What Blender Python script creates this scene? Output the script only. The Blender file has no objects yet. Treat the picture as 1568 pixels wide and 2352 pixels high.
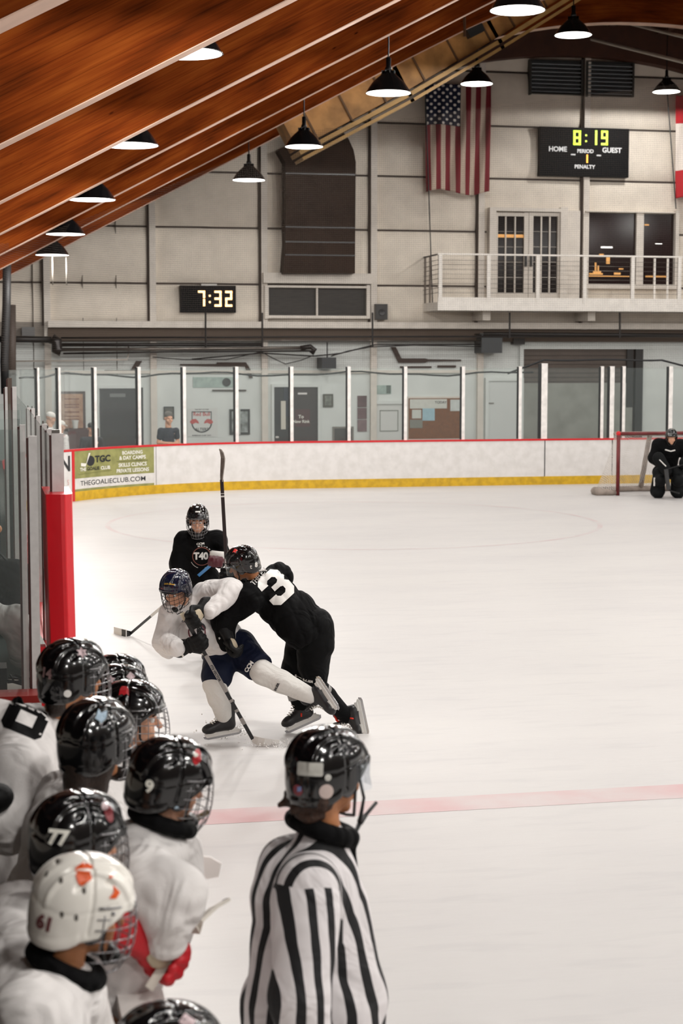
import bpy, bmesh, math, random
import numpy as np
from mathutils import Vector, Matrix
from mathutils.bvhtree import BVHTree
random.seed(7)
sc = bpy.context.scene
COL = sc.collection
# ---------------- camera, world, exposure ----------------
FPX = 3900.0
YAW = math.radians(11.8); PIT = math.atan(351/3900)
CAM = np.array([0, 0, 3.0])
FWD = np.array([math.sin(YAW)*math.cos(PIT), math.cos(YAW)*math.cos(PIT), -math.sin(PIT)])
RGT = np.array([math.cos(YAW), -math.sin(YAW), 0.0])
UPV = np.cross(RGT, FWD)
FH = np.array([math.sin(YAW), math.cos(YAW), 0.0])
cam = bpy.data.objects.new('camera', bpy.data.cameras.new('camera'))
COL.objects.link(cam); sc.camera = cam
cam.location = CAM; cam.rotation_euler = (math.pi/2-PIT, 0, -YAW)
cam.data.sensor_fit = 'VERTICAL'; cam.data.sensor_height = 36; cam.data.lens = 36*FPX/2352
cam.data.clip_end = 300
cam.data.dof.use_dof = True; cam.data.dof.focus_distance = 13.6; cam.data.dof.aperture_fstop = 4.0
sc.view_settings.view_transform = 'Standard'; sc.view_settings.look = 'None'
sc.view_settings.gamma = 1; sc.view_settings.exposure = 0.07
sc.view_settings.use_curve_mapping = False
w = bpy.data.worlds.new('world'); sc.world = w; w.use_nodes = True
w.node_tree.nodes['Background'].inputs[0].default_value = (1.0, 0.95, 0.9, 1)
w.node_tree.nodes['Background'].inputs[1].default_value = 1.5
LAMP_POWER = 620.0
LAMP_GLOW = 9.0
# ---------------- helpers ----------------
def ray(x, y): return FWD + RGT*(x-784)/FPX + UPV*(1176-y)/FPX
def onY(x, y, Y): d = ray(x, y); return CAM + d*Y/d[1]
def onX(x, y, X): d = ray(x, y); return CAM + d*X/d[0]
def onZ(x, y, z): d = ray(x, y); return CAM + d*(z-3)/d[2]
def at(x, y, t): return CAM + ray(x, y)*t
def proj(P):
    d = np.array(P, float)-CAM; t = d@FWD
    return 784+FPX*(d@RGT)/t, 1176-FPX*(d@UPV)/t
def nrm(v): v = np.array(v, float); return v/max(np.linalg.norm(v), 1e-9)
def V(*a): return np.array(a, float)
def lin(c):
    if isinstance(c, str): c = tuple(int(c[i:i+2], 16)/255 for i in (0, 2, 4))
    return tuple(x/12.92 if x <= .04045 else ((x+.055)/1.055)**2.4 for x in c)
MATS = {}
def mat(name, color, rough=.5, metal=0, noise=0, nscale=8, bump=0, bscale=30, emit=0, color2=None, spec=None, coat=0, stretch=None, transm=0, folds=0):
    if name in MATS: return MATS[name]
    m = bpy.data.materials.new(name); m.use_nodes = True; MATS[name] = m
    nt = m.node_tree; b = nt.nodes['Principled BSDF']; L = nt.links
    c = lin(color); b.inputs['Base Color'].default_value = (*c, 1)
    b.inputs['Roughness'].default_value = rough; b.inputs['Metallic'].default_value = metal
    if spec is not None: b.inputs['Specular IOR Level'].default_value = spec
    if coat: b.inputs['Coat Weight'].default_value = coat
    if transm: b.inputs['Transmission Weight'].default_value = transm
    if emit:
        b.inputs['Emission Color'].default_value = (*c, 1); b.inputs['Emission Strength'].default_value = emit
    tc = nt.nodes.new('ShaderNodeTexCoord'); mp = nt.nodes.new('ShaderNodeMapping'); L.new(tc.outputs['Object'], mp.inputs[0])
    if stretch: mp.inputs['Scale'].default_value = stretch
    if noise or color2:
        n = nt.nodes.new('ShaderNodeTexNoise'); n.inputs['Scale'].default_value = nscale; n.inputs['Detail'].default_value = 5
        L.new(mp.outputs[0], n.inputs['Vector'])
        r = nt.nodes.new('ShaderNodeValToRGB'); L.new(n.outputs[0], r.inputs[0]); L.new(r.outputs[0], b.inputs['Base Color'])
        c2 = lin(color2) if color2 else tuple(x*(1-noise) for x in c)
        r.color_ramp.elements[0].color = (*c2, 1); r.color_ramp.elements[1].color = (*c, 1)
        r.color_ramp.elements[0].position = .35; r.color_ramp.elements[1].position = .62
    if bump or folds:
        hs = []
        if bump:
            n = nt.nodes.new('ShaderNodeTexNoise'); n.inputs['Scale'].default_value = bscale; n.inputs['Detail'].default_value = 3
            L.new(mp.outputs[0], n.inputs['Vector']); hs.append((n.outputs[0], bump, .01))
        if folds:
            n = nt.nodes.new('ShaderNodeTexNoise'); n.inputs['Scale'].default_value = 4.2; n.inputs['Detail'].default_value = 2
            n.inputs['Distortion'].default_value = 1.7
            L.new(mp.outputs[0], n.inputs['Vector']); hs.append((n.outputs[0], folds*.75, .075))
        prev = None
        for o, s, dist in hs:
            bp = nt.nodes.new('ShaderNodeBump'); bp.inputs['Strength'].default_value = s; bp.inputs['Distance'].default_value = dist
            L.new(o, bp.inputs['Height'])
            if prev: L.new(prev.outputs[0], bp.inputs['Normal'])
            prev = bp
        L.new(prev.outputs[0], b.inputs['Normal'])
    return m
OFF = {}
def tag(o, label=None, cat=None, group=None, kind=None):
    for k, v in (('label', label), ('category', cat), ('group', group), ('kind', kind)):
        if v: o[k] = v
    return o
def thing(name, label, cat, loc=(0, 0, 0), group=None, kind=None):
    o = bpy.data.objects.new(name, None); COL.objects.link(o); o.empty_display_size = .1
    o.location = loc; OFF[o] = np.array(loc, float)
    return tag(o, label, cat, group, kind)
def link(name, verts, faces, m, parent=None, smooth=False, uvs=None, lab=None):
    me = bpy.data.meshes.new(name); off = OFF.get(parent, np.zeros(3)) if parent else np.zeros(3)
    v = np.asarray(verts, float).reshape(-1, 3)-off
    me.from_pydata(v.tolist(), [], [tuple(int(i) for i in f) for f in faces])
    if smooth: me.polygons.foreach_set('use_smooth', [True]*len(me.polygons))
    if uvs is not None:
        ul = me.uv_layers.new(name='UVMap'); li = np.empty(len(me.loops), int); me.loops.foreach_get('vertex_index', li)
        ul.data.foreach_set('uv', np.asarray(uvs, float)[li].ravel())
    if m: me.materials.append(m)
    me.update()
    o = bpy.data.objects.new(name, me); COL.objects.link(o)
    if parent: o.parent = parent; OFF[o] = off
    else: OFF[o] = np.zeros(3)
    if lab: o['label'] = lab
    return o
def struct(name, *a, **k):
    o = link(name, *a, **k); o['kind'] = 'structure'; return o
class MB:
    def __init__(s): s.v = []; s.f = []; s.uv = []
    def add(s, v, f, uv=None):
        n = len(s.v); s.v += [tuple(x) for x in v]; s.f += [tuple(i+n for i in q) for q in f]
        s.uv += list(uv) if uv is not None else [(0, 0)]*len(v)
        return s
    def box(s, lo, hi):
        x0, y0, z0 = lo; x1, y1, z1 = hi
        v = [(x, y, z) for x in (x0, x1) for y in (y0, y1) for z in (z0, z1)]
        return s.add(v, [(0, 1, 3, 2), (4, 6, 7, 5), (0, 4, 5, 1), (2, 3, 7, 6), (0, 2, 6, 4), (1, 5, 7, 3)])
    def obox(s, c, ax, half):          # oriented box; ax = 3 axis rows
        c = np.array(c, float); ax = [nrm(a) for a in ax]; v = []
        for i in (-1, 1):
            for j in (-1, 1):
                for k in (-1, 1): v.append(c+ax[0]*half[0]*i+ax[1]*half[1]*j+ax[2]*half[2]*k)
        return s.add(v, [(0, 1, 3, 2), (4, 6, 7, 5), (0, 4, 5, 1), (2, 3, 7, 6), (0, 2, 6, 4), (1, 5, 7, 3)])
    def bar(s, a, b, w, h, up=(0, 0, 1)):
        a = np.array(a, float); b = np.array(b, float); d = nrm(b-a); sd = nrm(np.cross(d, up)); u = np.cross(sd, d)
        return s.obox((a+b)/2, [d, sd, u], (np.linalg.norm(b-a)/2, w/2, h/2))
    def tube(s, pts, r, n=8, cap=True):
        pts = [np.array(p, float) for p in pts]; rr = r if hasattr(r, '__len__') else [r]*len(pts); v = []; f = []
        prev = None
        for i, p in enumerate(pts):
            t = nrm((pts[min(i+1, len(pts)-1)]-pts[max(i-1, 0)]))
            if prev is None:
                prev = nrm(np.cross(t, (0, 0, 1) if abs(t[2]) < .9 else (1, 0, 0)))
            a = nrm(prev-t*(prev@t)); prev = a; bb = np.cross(t, a)
            for k in range(n):
                q = 2*math.pi*k/n; v.append(p+rr[i]*(a*math.cos(q)+bb*math.sin(q)))
        for i in range(len(pts)-1):
            for k in range(n):
                f.append((i*n+k, i*n+(k+1) % n, (i+1)*n+(k+1) % n, (i+1)*n+k))
        if cap: f.append(tuple(range(n-1, -1, -1))); f.append(tuple((len(pts)-1)*n+k for k in range(n)))
        return s.add(v, f)
    def lathe(s, c, prof, n=32, axis=(0, 0, 1)):
        z = nrm(axis); x = nrm(np.cross(z, (0, 1, 0) if abs(z[1]) < .9 else (1, 0, 0))); y = np.cross(z, x); v = []; f = []
        for r, h in prof:
            for k in range(n):
                q = 2*math.pi*k/n; v.append(np.array(c)+z*h+(x*math.cos(q)+y*math.sin(q))*r)
        for i in range(len(prof)-1):
            for k in range(n): f.append((i*n+k, i*n+(k+1) % n, (i+1)*n+(k+1) % n, (i+1)*n+k))
        return s.add(v, f)
    def sphere(s, c, r, n=12):
        prof = [(max(1e-4, r*math.sin(math.pi*i/n)), -r*math.cos(math.pi*i/n)) for i in range(n+1)]
        return s.lathe(c, prof, n*2)
    def build(s, name, m, parent=None, smooth=False, kind=None, label=None):
        o = link(name, s.v, s.f, m, parent, smooth, s.uv)
        if kind: o['kind'] = kind
        if label: o['label'] = label
        return o
WC = [0]
def wbox(x0, y0, x1, y1, Y, d, mb=None):   # box on the plane Y whose front spans two picture corners, d deep towards the camera
    WC[0] += 1; d += .0011*(WC[0] % 9); A = onY(x0, y0, Y-d); B = onY(x1, y1, Y-d)
    return (mb or MB()).box((A[0], Y-d, min(A[2], B[2])), (B[0], Y, max(A[2], B[2])))
def text_2d(txt, size=1, bold=0, grid=None, align='CENTER'):
    cu = bpy.data.curves.new('t', 'FONT'); cu.body = txt; cu.size = size; cu.offset = bold*size; cu.align_x = align; cu.align_y = 'CENTER'
    cu.resolution_u = 4
    ob = bpy.data.objects.new('t', cu); COL.objects.link(ob)
    dg = bpy.context.evaluated_depsgraph_get(); me = bpy.data.meshes.new_from_object(ob.evaluated_get(dg))
    bm = bmesh.new(); bm.from_mesh(me)
    if grid:
        cut_grid(bm, grid)
    bm.verts.ensure_lookup_table(); v = np.array([p.co[:] for p in bm.verts]).reshape(-1, 3)[:, :2]; f = [[q.index for q in p.verts] for p in bm.faces]
    bm.free(); COL.objects.unlink(ob); bpy.data.objects.remove(ob); bpy.data.curves.remove(cu); bpy.data.meshes.remove(me)
    return v, f
def cut_grid(bm, grid):
    xs = [p.co.x for p in bm.verts]; ys = [p.co.y for p in bm.verts]
    for ax, lo, hi in ((0, min(xs), max(xs)), (1, min(ys), max(ys))):
        k = math.ceil(lo/grid)*grid
        while k < hi:
            co = Vector((k, 0, 0)) if ax == 0 else Vector((0, k, 0)); no = Vector((1, 0, 0)) if ax == 0 else Vector((0, 1, 0))
            bmesh.ops.bisect_plane(bm, geom=bm.verts[:]+bm.edges[:]+bm.faces[:], plane_co=co, plane_no=no); k += grid
def poly_2d(polys, grid=None):
    bm = bmesh.new()
    for p in polys:
        bm.faces.new([bm.verts.new((x, y, 0)) for x, y in p])
    bmesh.ops.triangulate(bm, faces=bm.faces[:])
    if grid: cut_grid(bm, grid)
    bm.verts.ensure_lookup_table(); v = np.array([p.co[:] for p in bm.verts])[:, :2]; f = [[q.index for q in p.verts] for p in bm.faces]
    bm.free(); return v, f
def circle_2d(r, cx=0, cy=0, n=28, sy=1): return [(cx+r*math.cos(6.2832*i/n), cy+sy*r*math.sin(6.2832*i/n)) for i in range(n)]
def ring_2d(r0, r1, n=36, a0=0, a1=6.2832):
    return [[(r*math.cos(a0+(a1-a0)*q/n), r*math.sin(a0+(a1-a0)*q/n)) for r, q in ((r0, i), (r1, i), (r1, i+1), (r0, i+1))] for i in range(n)]
def flat_sign(name, vf, Y, cx, cy, hpx, m, parent, lab=None, sx=1):  # writing on a plane Y; centre and pixel height of the letters
    v, f = vf; h = v[:, 1].max()-v[:, 1].min(); c0 = (v.max(0)+v.min(0))/2
    A = onY(cx, cy-hpx/2, Y); B = onY(cx, cy+hpx/2, Y); s = (A[2]-B[2])/h; c = (A+B)/2
    P = np.zeros((len(v), 3)); P[:, 0] = c[0]+(v[:, 0]-c0[0])*s*sx; P[:, 1] = Y; P[:, 2] = c[2]+(v[:, 1]-c0[1])*s
    return link(name, P, f, m, parent, lab=lab)
SEG = {'0': 'abcdef', '1': 'bc', '2': 'abged', '3': 'abgcd', '7': 'abc', '8': 'abcdefg', '9': 'abcdfg'}
def seven(ch, w=.5, h=1., t=.13):
    g = .03; P = {'a': (0, h-t, w, h), 'g': (0, h/2-t/2, w, h/2+t/2), 'd': (0, 0, w, t), 'f': (0, h/2+g, t, h-g), 'b': (w-t, h/2+g, w, h-g), 'e': (0, g, t, h/2-g), 'c': (w-t, g, w, h/2-g)}
    return [[(P[s][0], P[s][1]), (P[s][2], P[s][1]), (P[s][2], P[s][3]), (P[s][0], P[s][3])] for s in SEG[ch]]
def shift(polys, dx, dy=0): return [[(x+dx, y+dy) for x, y in p] for p in polys]

# ---------------- materials ----------------
M_black = mat('black_metal', '0c0c0e', .35)
M_white = mat('white_paint', 'd9d5cf', .5, noise=.12, nscale=6)
M_alu = mat('brushed_aluminium', 'd9d5d3', .45, .1, noise=.1, nscale=20)
M_darkg = mat('dark_grey', '1d1f20', .55)
M_red = mat('red_plastic', 'c8101c', .35)
M_yellow = mat('yellow_plastic', 'd3a818', .45, noise=.25, nscale=7)
M_board = mat('white_board', 'dedbd9', .4, color2='d3d0cd', nscale=5)
M_cream = mat('cream_wall_vinyl', 'e2d8ca', .8, noise=.1, nscale=2.0, bump=.15, bscale=60)
M_lowwall = mat('pale_wall_paint', 'd3d7d4', .6, noise=.08, nscale=1.2)
M_trimw = mat('white_trim', 'd8d0c6', .6, noise=.1, nscale=3)
M_seam_shade = mat('dark_seam_shade', '3b3029', .8)
M_brownduct = mat('brown_sheet', '2f2118', .7, spec=.15, noise=.25, nscale=1.5)
M_tan = mat('tan_insulation', 'b5854a', .55, color2='8a6232', nscale=2.2, bump=.3, bscale=8)
M_pipe = mat('steel_pipe', '77716b', .3, .8)
M_dpipe = mat('dark_pipe', '1c1b1c', .4, .3)
M_ropeblk = mat('black_rubber', '111113', .6)
M_cable = mat('white_conduit', 'bdb5ac', .5)
def wood_mat():
    m = bpy.data.materials.new('glulam_wood'); m.use_nodes = True; nt = m.node_tree; N = nt.nodes; L = nt.links; b = N['Principled BSDF']
    tc = N.new('ShaderNodeTexCoord')
    def mp(s):
        q = N.new('ShaderNodeMapping'); q.inputs['Scale'].default_value = s; L.new(tc.outputs['UV'], q.inputs[0]); return q
    n1 = N.new('ShaderNodeTexNoise'); n1.inputs['Scale'].default_value = 1; n1.inputs['Detail'].default_value = 8; n1.inputs['Roughness'].default_value = .6; L.new(mp((1.1, 34, 1)).outputs[0], n1.inputs['Vector'])
    n2 = N.new('ShaderNodeTexNoise'); n2.inputs['Scale'].default_value = 1; n2.inputs['Detail'].default_value = 3; L.new(mp((.8, 3.5, 1)).outputs[0], n2.inputs['Vector'])
    r = N.new('ShaderNodeValToRGB'); e = r.color_ramp.elements
    e[0].position = .3; e[0].color = (*lin('2e1105'), 1); e[1].position = .75; e[1].color = (*lin('954e1c'), 1)
    k = e.new(.5); k.color = (*lin('6f300f'), 1)
    mx = N.new('ShaderNodeMath'); mx.operation = 'MULTIPLY_ADD'; mx.inputs[1].default_value = .36; L.new(n1.outputs[0], mx.inputs[0])
    m2 = N.new('ShaderNodeMath'); m2.operation = 'MULTIPLY'; m2.inputs[1].default_value = .66; L.new(n2.outputs[0], m2.inputs[0]); L.new(m2.outputs[0], mx.inputs[2])
    L.new(mx.outputs[0], r.inputs[0])
    # knots
    vo = N.new('ShaderNodeTexVoronoi'); vo.inputs['Scale'].default_value = 1; L.new(mp((1.3, 3.6, 1)).outputs[0], vo.inputs['Vector'])
    kr = N.new('ShaderNodeValToRGB'); kr.color_ramp.elements[0].position = .03; kr.color_ramp.elements[0].color = (.12, .1, .1, 1); kr.color_ramp.elements[1].position = .075; L.new(vo.outputs['Distance'], kr.inputs[0])
    # lamination lines every 4 cm
    sx = N.new('ShaderNodeSeparateXYZ'); L.new(tc.outputs['UV'], sx.inputs[0])
    fr = N.new('ShaderNodeMath'); fr.operation = 'PINGPONG'; fr.inputs[1].default_value = .06; L.new(sx.outputs[1], fr.inputs[0])
    lr = N.new('ShaderNodeValToRGB'); lr.color_ramp.elements[0].position = 0; lr.color_ramp.elements[0].color = (.55, .5, .5, 1); lr.color_ramp.elements[1].position = .006; L.new(fr.outputs[0], lr.inputs[0])
    a = N.new('ShaderNodeMix'); a.data_type = 'RGBA'; a.blend_type = 'MULTIPLY'; a.inputs[0].default_value = 1; L.new(r.outputs[0], a.inputs[6]); L.new(kr.outputs[0], a.inputs[7])
    c = N.new('ShaderNodeMix'); c.data_type = 'RGBA'; c.blend_type = 'MULTIPLY'; c.inputs[0].default_value = .8; L.new(a.outputs[2], c.inputs[6]); L.new(lr.outputs[0], c.inputs[7])
    L.new(c.outputs[2], b.inputs['Base Color']); b.inputs['Roughness'].default_value = .8; b.inputs['Specular IOR Level'].default_value = .03
    return m
M_wood = wood_mat()
M_deck = mat('dark_roof_deck', '2e1a10', .8, noise=.3, nscale=2)
M_strip = mat('rib_ice_bounce', 'dcb8a2', .6, noise=.15, nscale=3)  # wood lit from below by the ice, put into the colour
M_ledge = mat('dark_brown_wood', '4a2614', .6, noise=.3, nscale=2)
def ice_mat():
    m = bpy.data.materials.new('ice'); m.use_nodes = True; nt = m.node_tree; N = nt.nodes; L = nt.links; b = N['Principled BSDF']
    tc = N.new('ShaderNodeTexCoord')
    def noise(sc_, det, scale, rot=0):
        q = N.new('ShaderNodeMapping'); q.inputs['Scale'].default_value = scale; q.inputs['Rotation'].default_value = (0, 0, rot); L.new(tc.outputs['Object'], q.inputs[0])
        n = N.new('ShaderNodeTexNoise'); n.inputs['Scale'].default_value = sc_; n.inputs['Detail'].default_value = det; L.new(q.outputs[0], n.inputs['Vector']); return n
    n1 = noise(.35, 6, (1, 2.5, 1)); n2 = noise(1.4, 4, (1, 5, 1), .5); n3 = noise(6, 2, (1, 12, 1), -.9)
    r = N.new('ShaderNodeValToRGB'); r.color_ramp.elements[0].position = .3; r.color_ramp.elements[0].color = (*lin('c5c2c1'), 1); r.color_ramp.elements[1].position = .6; r.color_ramp.elements[1].color = (*lin('cbc8c6'), 1); L.new(n1.outputs[0], r.inputs[0])
    r2 = N.new('ShaderNodeValToRGB'); r2.color_ramp.elements[0].position = .34; r2.color_ramp.elements[0].color = (.93, .93, .94, 1); r2.color_ramp.elements[1].position = .46; r2.color_ramp.elements[1].color = (1, 1, 1, 1); L.new(n2.outputs[0], r2.inputs[0])
    a = N.new('ShaderNodeMix'); a.data_type = 'RGBA'; a.blend_type = 'MULTIPLY'; a.inputs[0].default_value = .7; L.new(r.outputs[0], a.inputs[6]); L.new(r2.outputs[0], a.inputs[7])
    L.new(a.outputs[2], b.inputs['Base Color'])
    rr = N.new('ShaderNodeMapRange'); rr.inputs[3].default_value = .3; rr.inputs[4].default_value = .55; L.new(n3.outputs[0], rr.inputs[0]); L.new(rr.outputs[0], b.inputs['Roughness'])
    b.inputs['Specular IOR Level'].default_value = .25
    bp = N.new('ShaderNodeBump'); bp.inputs['Strength'].default_value = .15; bp.inputs['Distance'].default_value = .01; L.new(n2.outputs[0], bp.inputs['Height']); L.new(bp.outputs[0], b.inputs['Normal'])
    return m
M_ice = ice_mat()
def glass_mat(name, tint, alpha):
    m = bpy.data.materials.new(name); m.use_nodes = True; nt = m.node_tree; N = nt.nodes; L = nt.links
    for n in list(N): N.remove(n)
    o = N.new('ShaderNodeOutputMaterial'); t = N.new('ShaderNodeBsdfTransparent'); t.inputs[0].default_value = (*tint, 1)
    g = N.new('ShaderNodeBsdfGlossy'); g.inputs['Roughness'].default_value = .04; d = N.new('ShaderNodeBsdfDiffuse'); d.inputs[0].default_value = (*lin('c9d2d0'), 1)
    fz = N.new('ShaderNodeFresnel'); fz.inputs[0].default_value = 1.2
    a = N.new('ShaderNodeMixShader'); a.inputs[0].default_value = alpha; L.new(t.outputs[0], a.inputs[1]); L.new(d.outputs[0], a.inputs[2])
    b = N.new('ShaderNodeMixShader'); fm = N.new('ShaderNodeMath'); fm.operation = 'MULTIPLY'; fm.inputs[1].default_value = .35; L.new(fz.outputs[0], fm.inputs[0]); L.new(fm.outputs[0], b.inputs[0]); L.new(a.outputs[0], b.inputs[1]); L.new(g.outputs[0], b.inputs[2]); L.new(b.outputs[0], o.inputs[0])
    return m
M_glass = glass_mat('rink_glass', (.965, .98, .975), .045)
def net_mat(name, size, line, col):
    m = bpy.data.materials.new(name); m.use_nodes = True; nt = m.node_tree; N = nt.nodes; L = nt.links
    for n in list(N): N.remove(n)
    o = N.new('ShaderNodeOutputMaterial'); t = N.new('ShaderNodeBsdfTransparent'); d = N.new('ShaderNodeBsdfDiffuse'); d.inputs[0].default_value = (*lin(col), 1)
    tc = N.new('ShaderNodeTexCoord'); sx = N.new('ShaderNodeSeparateXYZ'); L.new(tc.outputs['UV'], sx.inputs[0]); outs = []
    for i in (0, 1):
        pp = N.new('ShaderNodeMath'); pp.operation = 'PINGPONG'; pp.inputs[1].default_value = size/2; L.new(sx.outputs[i], pp.inputs[0])
        lt = N.new('ShaderNodeMath'); lt.operation = 'LESS_THAN'; lt.inputs[1].default_value = line/2; L.new(pp.outputs[0], lt.inputs[0]); outs.append(lt)
    mx = N.new('ShaderNodeMath'); mx.operation = 'MAXIMUM'; L.new(outs[0].outputs[0], mx.inputs[0]); L.new(outs[1].outputs[0], mx.inputs[1])
    a = N.new('ShaderNodeMixShader'); L.new(mx.outputs[0], a.inputs[0]); L.new(t.outputs[0], a.inputs[1]); L.new(d.outputs[0], a.inputs[2]); L.new(a.outputs[0], o.inputs[0])
    return m
# ---------------- structure ----------------
YW = 51.6; YE = 38.8; X0 = .4; X1 = 28.6; RC = 6.6
struct('floor', *(lambda b: (b.v, b.f))(MB().box((-9, -6, -.1), (40, 54, -.03))), mat('grey_concrete', '6d6a67', .8))
def rink_path(off=0., y0=3.0):
    pts = [(X0-off, y0), (X0-off, 15), (X0-off, YE-RC)]
    cx, cy = X0+RC, YE-RC
    for i in range(1, 33):
        a = math.pi-(math.pi/2)*i/32; pts.append((cx+(RC+off)*math.cos(a), cy+(RC+off)*math.sin(a)))
    pts += [(X1-RC, YE+off)]
    cx = X1-RC
    for i in range(1, 25):
        a = math.pi/2-(math.pi/2)*i/24; pts.append((cx+(RC+off)*math.cos(a), cy+(RC+off)*math.sin(a)))
    pts += [(X1+off, y0)]
    return np.array(pts)
bd = rink_path()
ice = struct('floor', [(x, y, 0) for x, y in bd]+[(X1, -5, 0), (X0, -5, 0)], [list(range(len(bd)+2))[::-1]], M_ice)
ice['label'] = 'white ice sheet of the rink with faint skate marks'
# painted lines under the ice
M_lred = mat('line_red_under_ice', 'c9a5a6', .4, color2='c9bcbb', nscale=1.5, spec=.2)
yl = onZ(1200, 1838, 0)[1]
struct('trim_1', [(X0, yl-.17, .001), (X1, yl-.17, .001), (X1, yl+.19, .001), (X0, yl+.19, .001)], [(0, 1, 2, 3)], M_lred)
M_circ = mat('circle_under_ice', 'c6b6b6', .4, color2='c8c3c2', nscale=1.5, spec=.2)
def ring_floor(cx, cy, r, wd, nm):
    v = [];  n = 90
    for i in range(n):
        for rr in (r-wd/2, r+wd/2): v.append((cx+rr*math.cos(6.2832*i/n), cy+rr*math.sin(6.2832*i/n), .001))
    struct(nm, v, [(2*i, 2*i+1, (2*i+3) % (2*n), (2*i+2) % (2*n)) for i in range(n)], M_circ)
ring_floor(6.6, 30.5, 4.5, .09, 'trim_2'); ring_floor(14.5, yl, 4.5, .06, 'trim_3')

def extrude_path(P, z0, z1, th):      # wall of given thickness outside path
    n = len(P); d = np.gradient(P, axis=0); N = np.stack([-d[:, 1], d[:, 0]], 1); N /= np.linalg.norm(N, axis=1)[:, None]
    Q = P+N*th; v = []
    for i in range(n): v += [(P[i][0], P[i][1], z0), (P[i][0], P[i][1], z1), (Q[i][0], Q[i][1], z1), (Q[i][0], Q[i][1], z0)]
    f = []
    for i in range(n-1):
        for k in range(4): f.append((4*i+k, 4*i+(k+1) % 4, 4*i+4+(k+1) % 4, 4*i+4+k))
    return v, f+[(3, 2, 1, 0), (4*n-4, 4*n-3, 4*n-2, 4*n-1)]
full = rink_path(y0=9.9)
# arc-length parameter
seg = np.r_[0, np.cumsum(np.linalg.norm(np.diff(full, axis=0), axis=1))]
def path_pt(s): return np.array([np.interp(s, seg, full[:, 0]), np.interp(s, seg, full[:, 1])])
ss = np.linspace(0, seg[-1], 1600); PP = np.stack([path_pt(s) for s in ss]); PX = np.array([proj((p[0], p[1], 1.0))[0] for p in PP])
def s_of_px(px, arc=True):
    k = np.argmin(np.abs(PX-px)+(ss < 22.)*1e4); return ss[k]
def path_map(s, z, off=0.):
    p = path_pt(s); q = path_pt(s+.02); d = (q-p)/np.linalg.norm(q-p); n = np.array([d[1], -d[0]]); r = p+n*off
    return (r[0], r[1], z)
boards = thing('rink_boards', 'white rink boards curving round the far end with red top edge and yellow base', 'rink boards', (X0, YE, 0))
link('board_panel', *extrude_path(full, .2, 1.06, .1), M_board, boards)
P2_ = rink_path(off=-.012, y0=9.9)
link('kick_plate', *extrude_path(P2_, 0, .2, .1), M_yellow, boards, lab='yellow kick plate')
link('cap_rail', *extrude_path(rink_path(off=-.015, y0=9.9), 1.06, 1.1, .14), M_red, boards, lab='red cap rail')
for px in (108, 358, 1249, 1404):
    s = s_of_px(px); mb = MB(); a = path_map(s, .2, .006); b_ = path_map(s+.022, 1.06, .006)
    link('seam', [(a[0], a[1], .2), (b_[0], b_[1], .2), (b_[0], b_[1], 1.06), (a[0], a[1], 1.06)], [(0, 1, 2, 3)], M_darkg if px > 1000 else mat('pale_seam', 'b0adab', .6), boards)
def on_path(name, vf, m, parent, off=.01, lab=None):
    v, f = vf; return link(name, [path_map(a, b, off) for a, b in v], f, m, parent, lab=lab)
s0 = s_of_px(169); s1 = s_of_px(351); SL = s1-s0
ad = thing('advertising_panel', 'olive green advertisement for a goalie club on the curved corner boards', 'advertisement', (*path_pt(s0), .2))
def rect(s_0, z0, s_1, z1): return poly_2d([[(s_0, z0), (s_1, z0), (s_1, z1), (s_0, z1)]], .25)
M_olive = mat('olive_print', '96955a', .5, color2='80814a', nscale=5)
on_path('panel', rect(s0, .2, s1, 1.055), M_olive, ad, .008)
on_path('white_strip', rect(s0, .25, s1, .475), mat('white_print', 'dcd9d5', .5, noise=.15, nscale=6), ad, .012)
M_ink = mat('black_ink', '1b1d22', .5); M_wink = mat('white_ink', 'e4e2d8', .5)
def ad_text(t, u, z, h, m, wid=None, bold=.02):
    v, f = text_2d(t, 1, bold, .25); c = (v.max(0)+v.min(0))/2; hh = v[:, 1].max()-v[:, 1].min(); ww = v[:, 0].max()-v[:, 0].min()
    sx = (wid*SL/ww) if wid else h/hh
    v = np.stack([(v[:, 0]-c[0])*sx+s0+u*SL, (v[:, 1]-c[1])*h/hh+z], 1); on_path('lettering', (v, f), m, ad, .016)
ad_text('THEGOALIECLUB.COM', .49, .365, .105, M_ink, .82, .008)
ad_text('TGC', .385, .86, .15, M_ink, .2, .04)
ad_text('THE', .12, .66, .075, M_wink, .085, .03); ad_text('GOALIE', .26, .665, .075, M_ink, .17, .02); ad_text('CLUB', .42, .66, .075, M_wink, .12, .03)
ad_text('BOARDING', .75, .955, .08, M_wink, .24, .03); ad_text('& DAY CAMPS', .75, .845, .085, M_wink, .31, .03)
ad_text('SKILLS CLINICS', .75, .69, .085, M_wink, .33, .03); ad_text('PRIVATE LESSONS', .75, .565, .085, M_wink, .38, .03)
on_path('rule_line', poly_2d([[(s0+.56*SL, .765), (s0+.93*SL, .765), (s0+.93*SL, .772), (s0+.56*SL, .772)]], .25), M_ink, ad, .016)
on_path('rule_line', poly_2d([[(s0+.06*SL, .555), (s0+.5*SL, .585), (s0+.5*SL, .597), (s0+.06*SL, .565)]], .25), mat('grey_ink', '77783f', .5), ad, .016)
on_path('puck_mark', poly_2d([[(s0+(.225+x*.055)*SL, .83+y*.11) for x, y in circle_2d(1)]], .25), M_ink, ad, .016)
on_path('stick_mark', poly_2d([[(s0+a*SL, z) for a, z in q] for q in ([(.09, .73), (.155, .715), (.2, 1.0), (.225, 1.0), (.17, .78), (.09, .80)],)], .25), M_wink, ad, .018)
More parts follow.
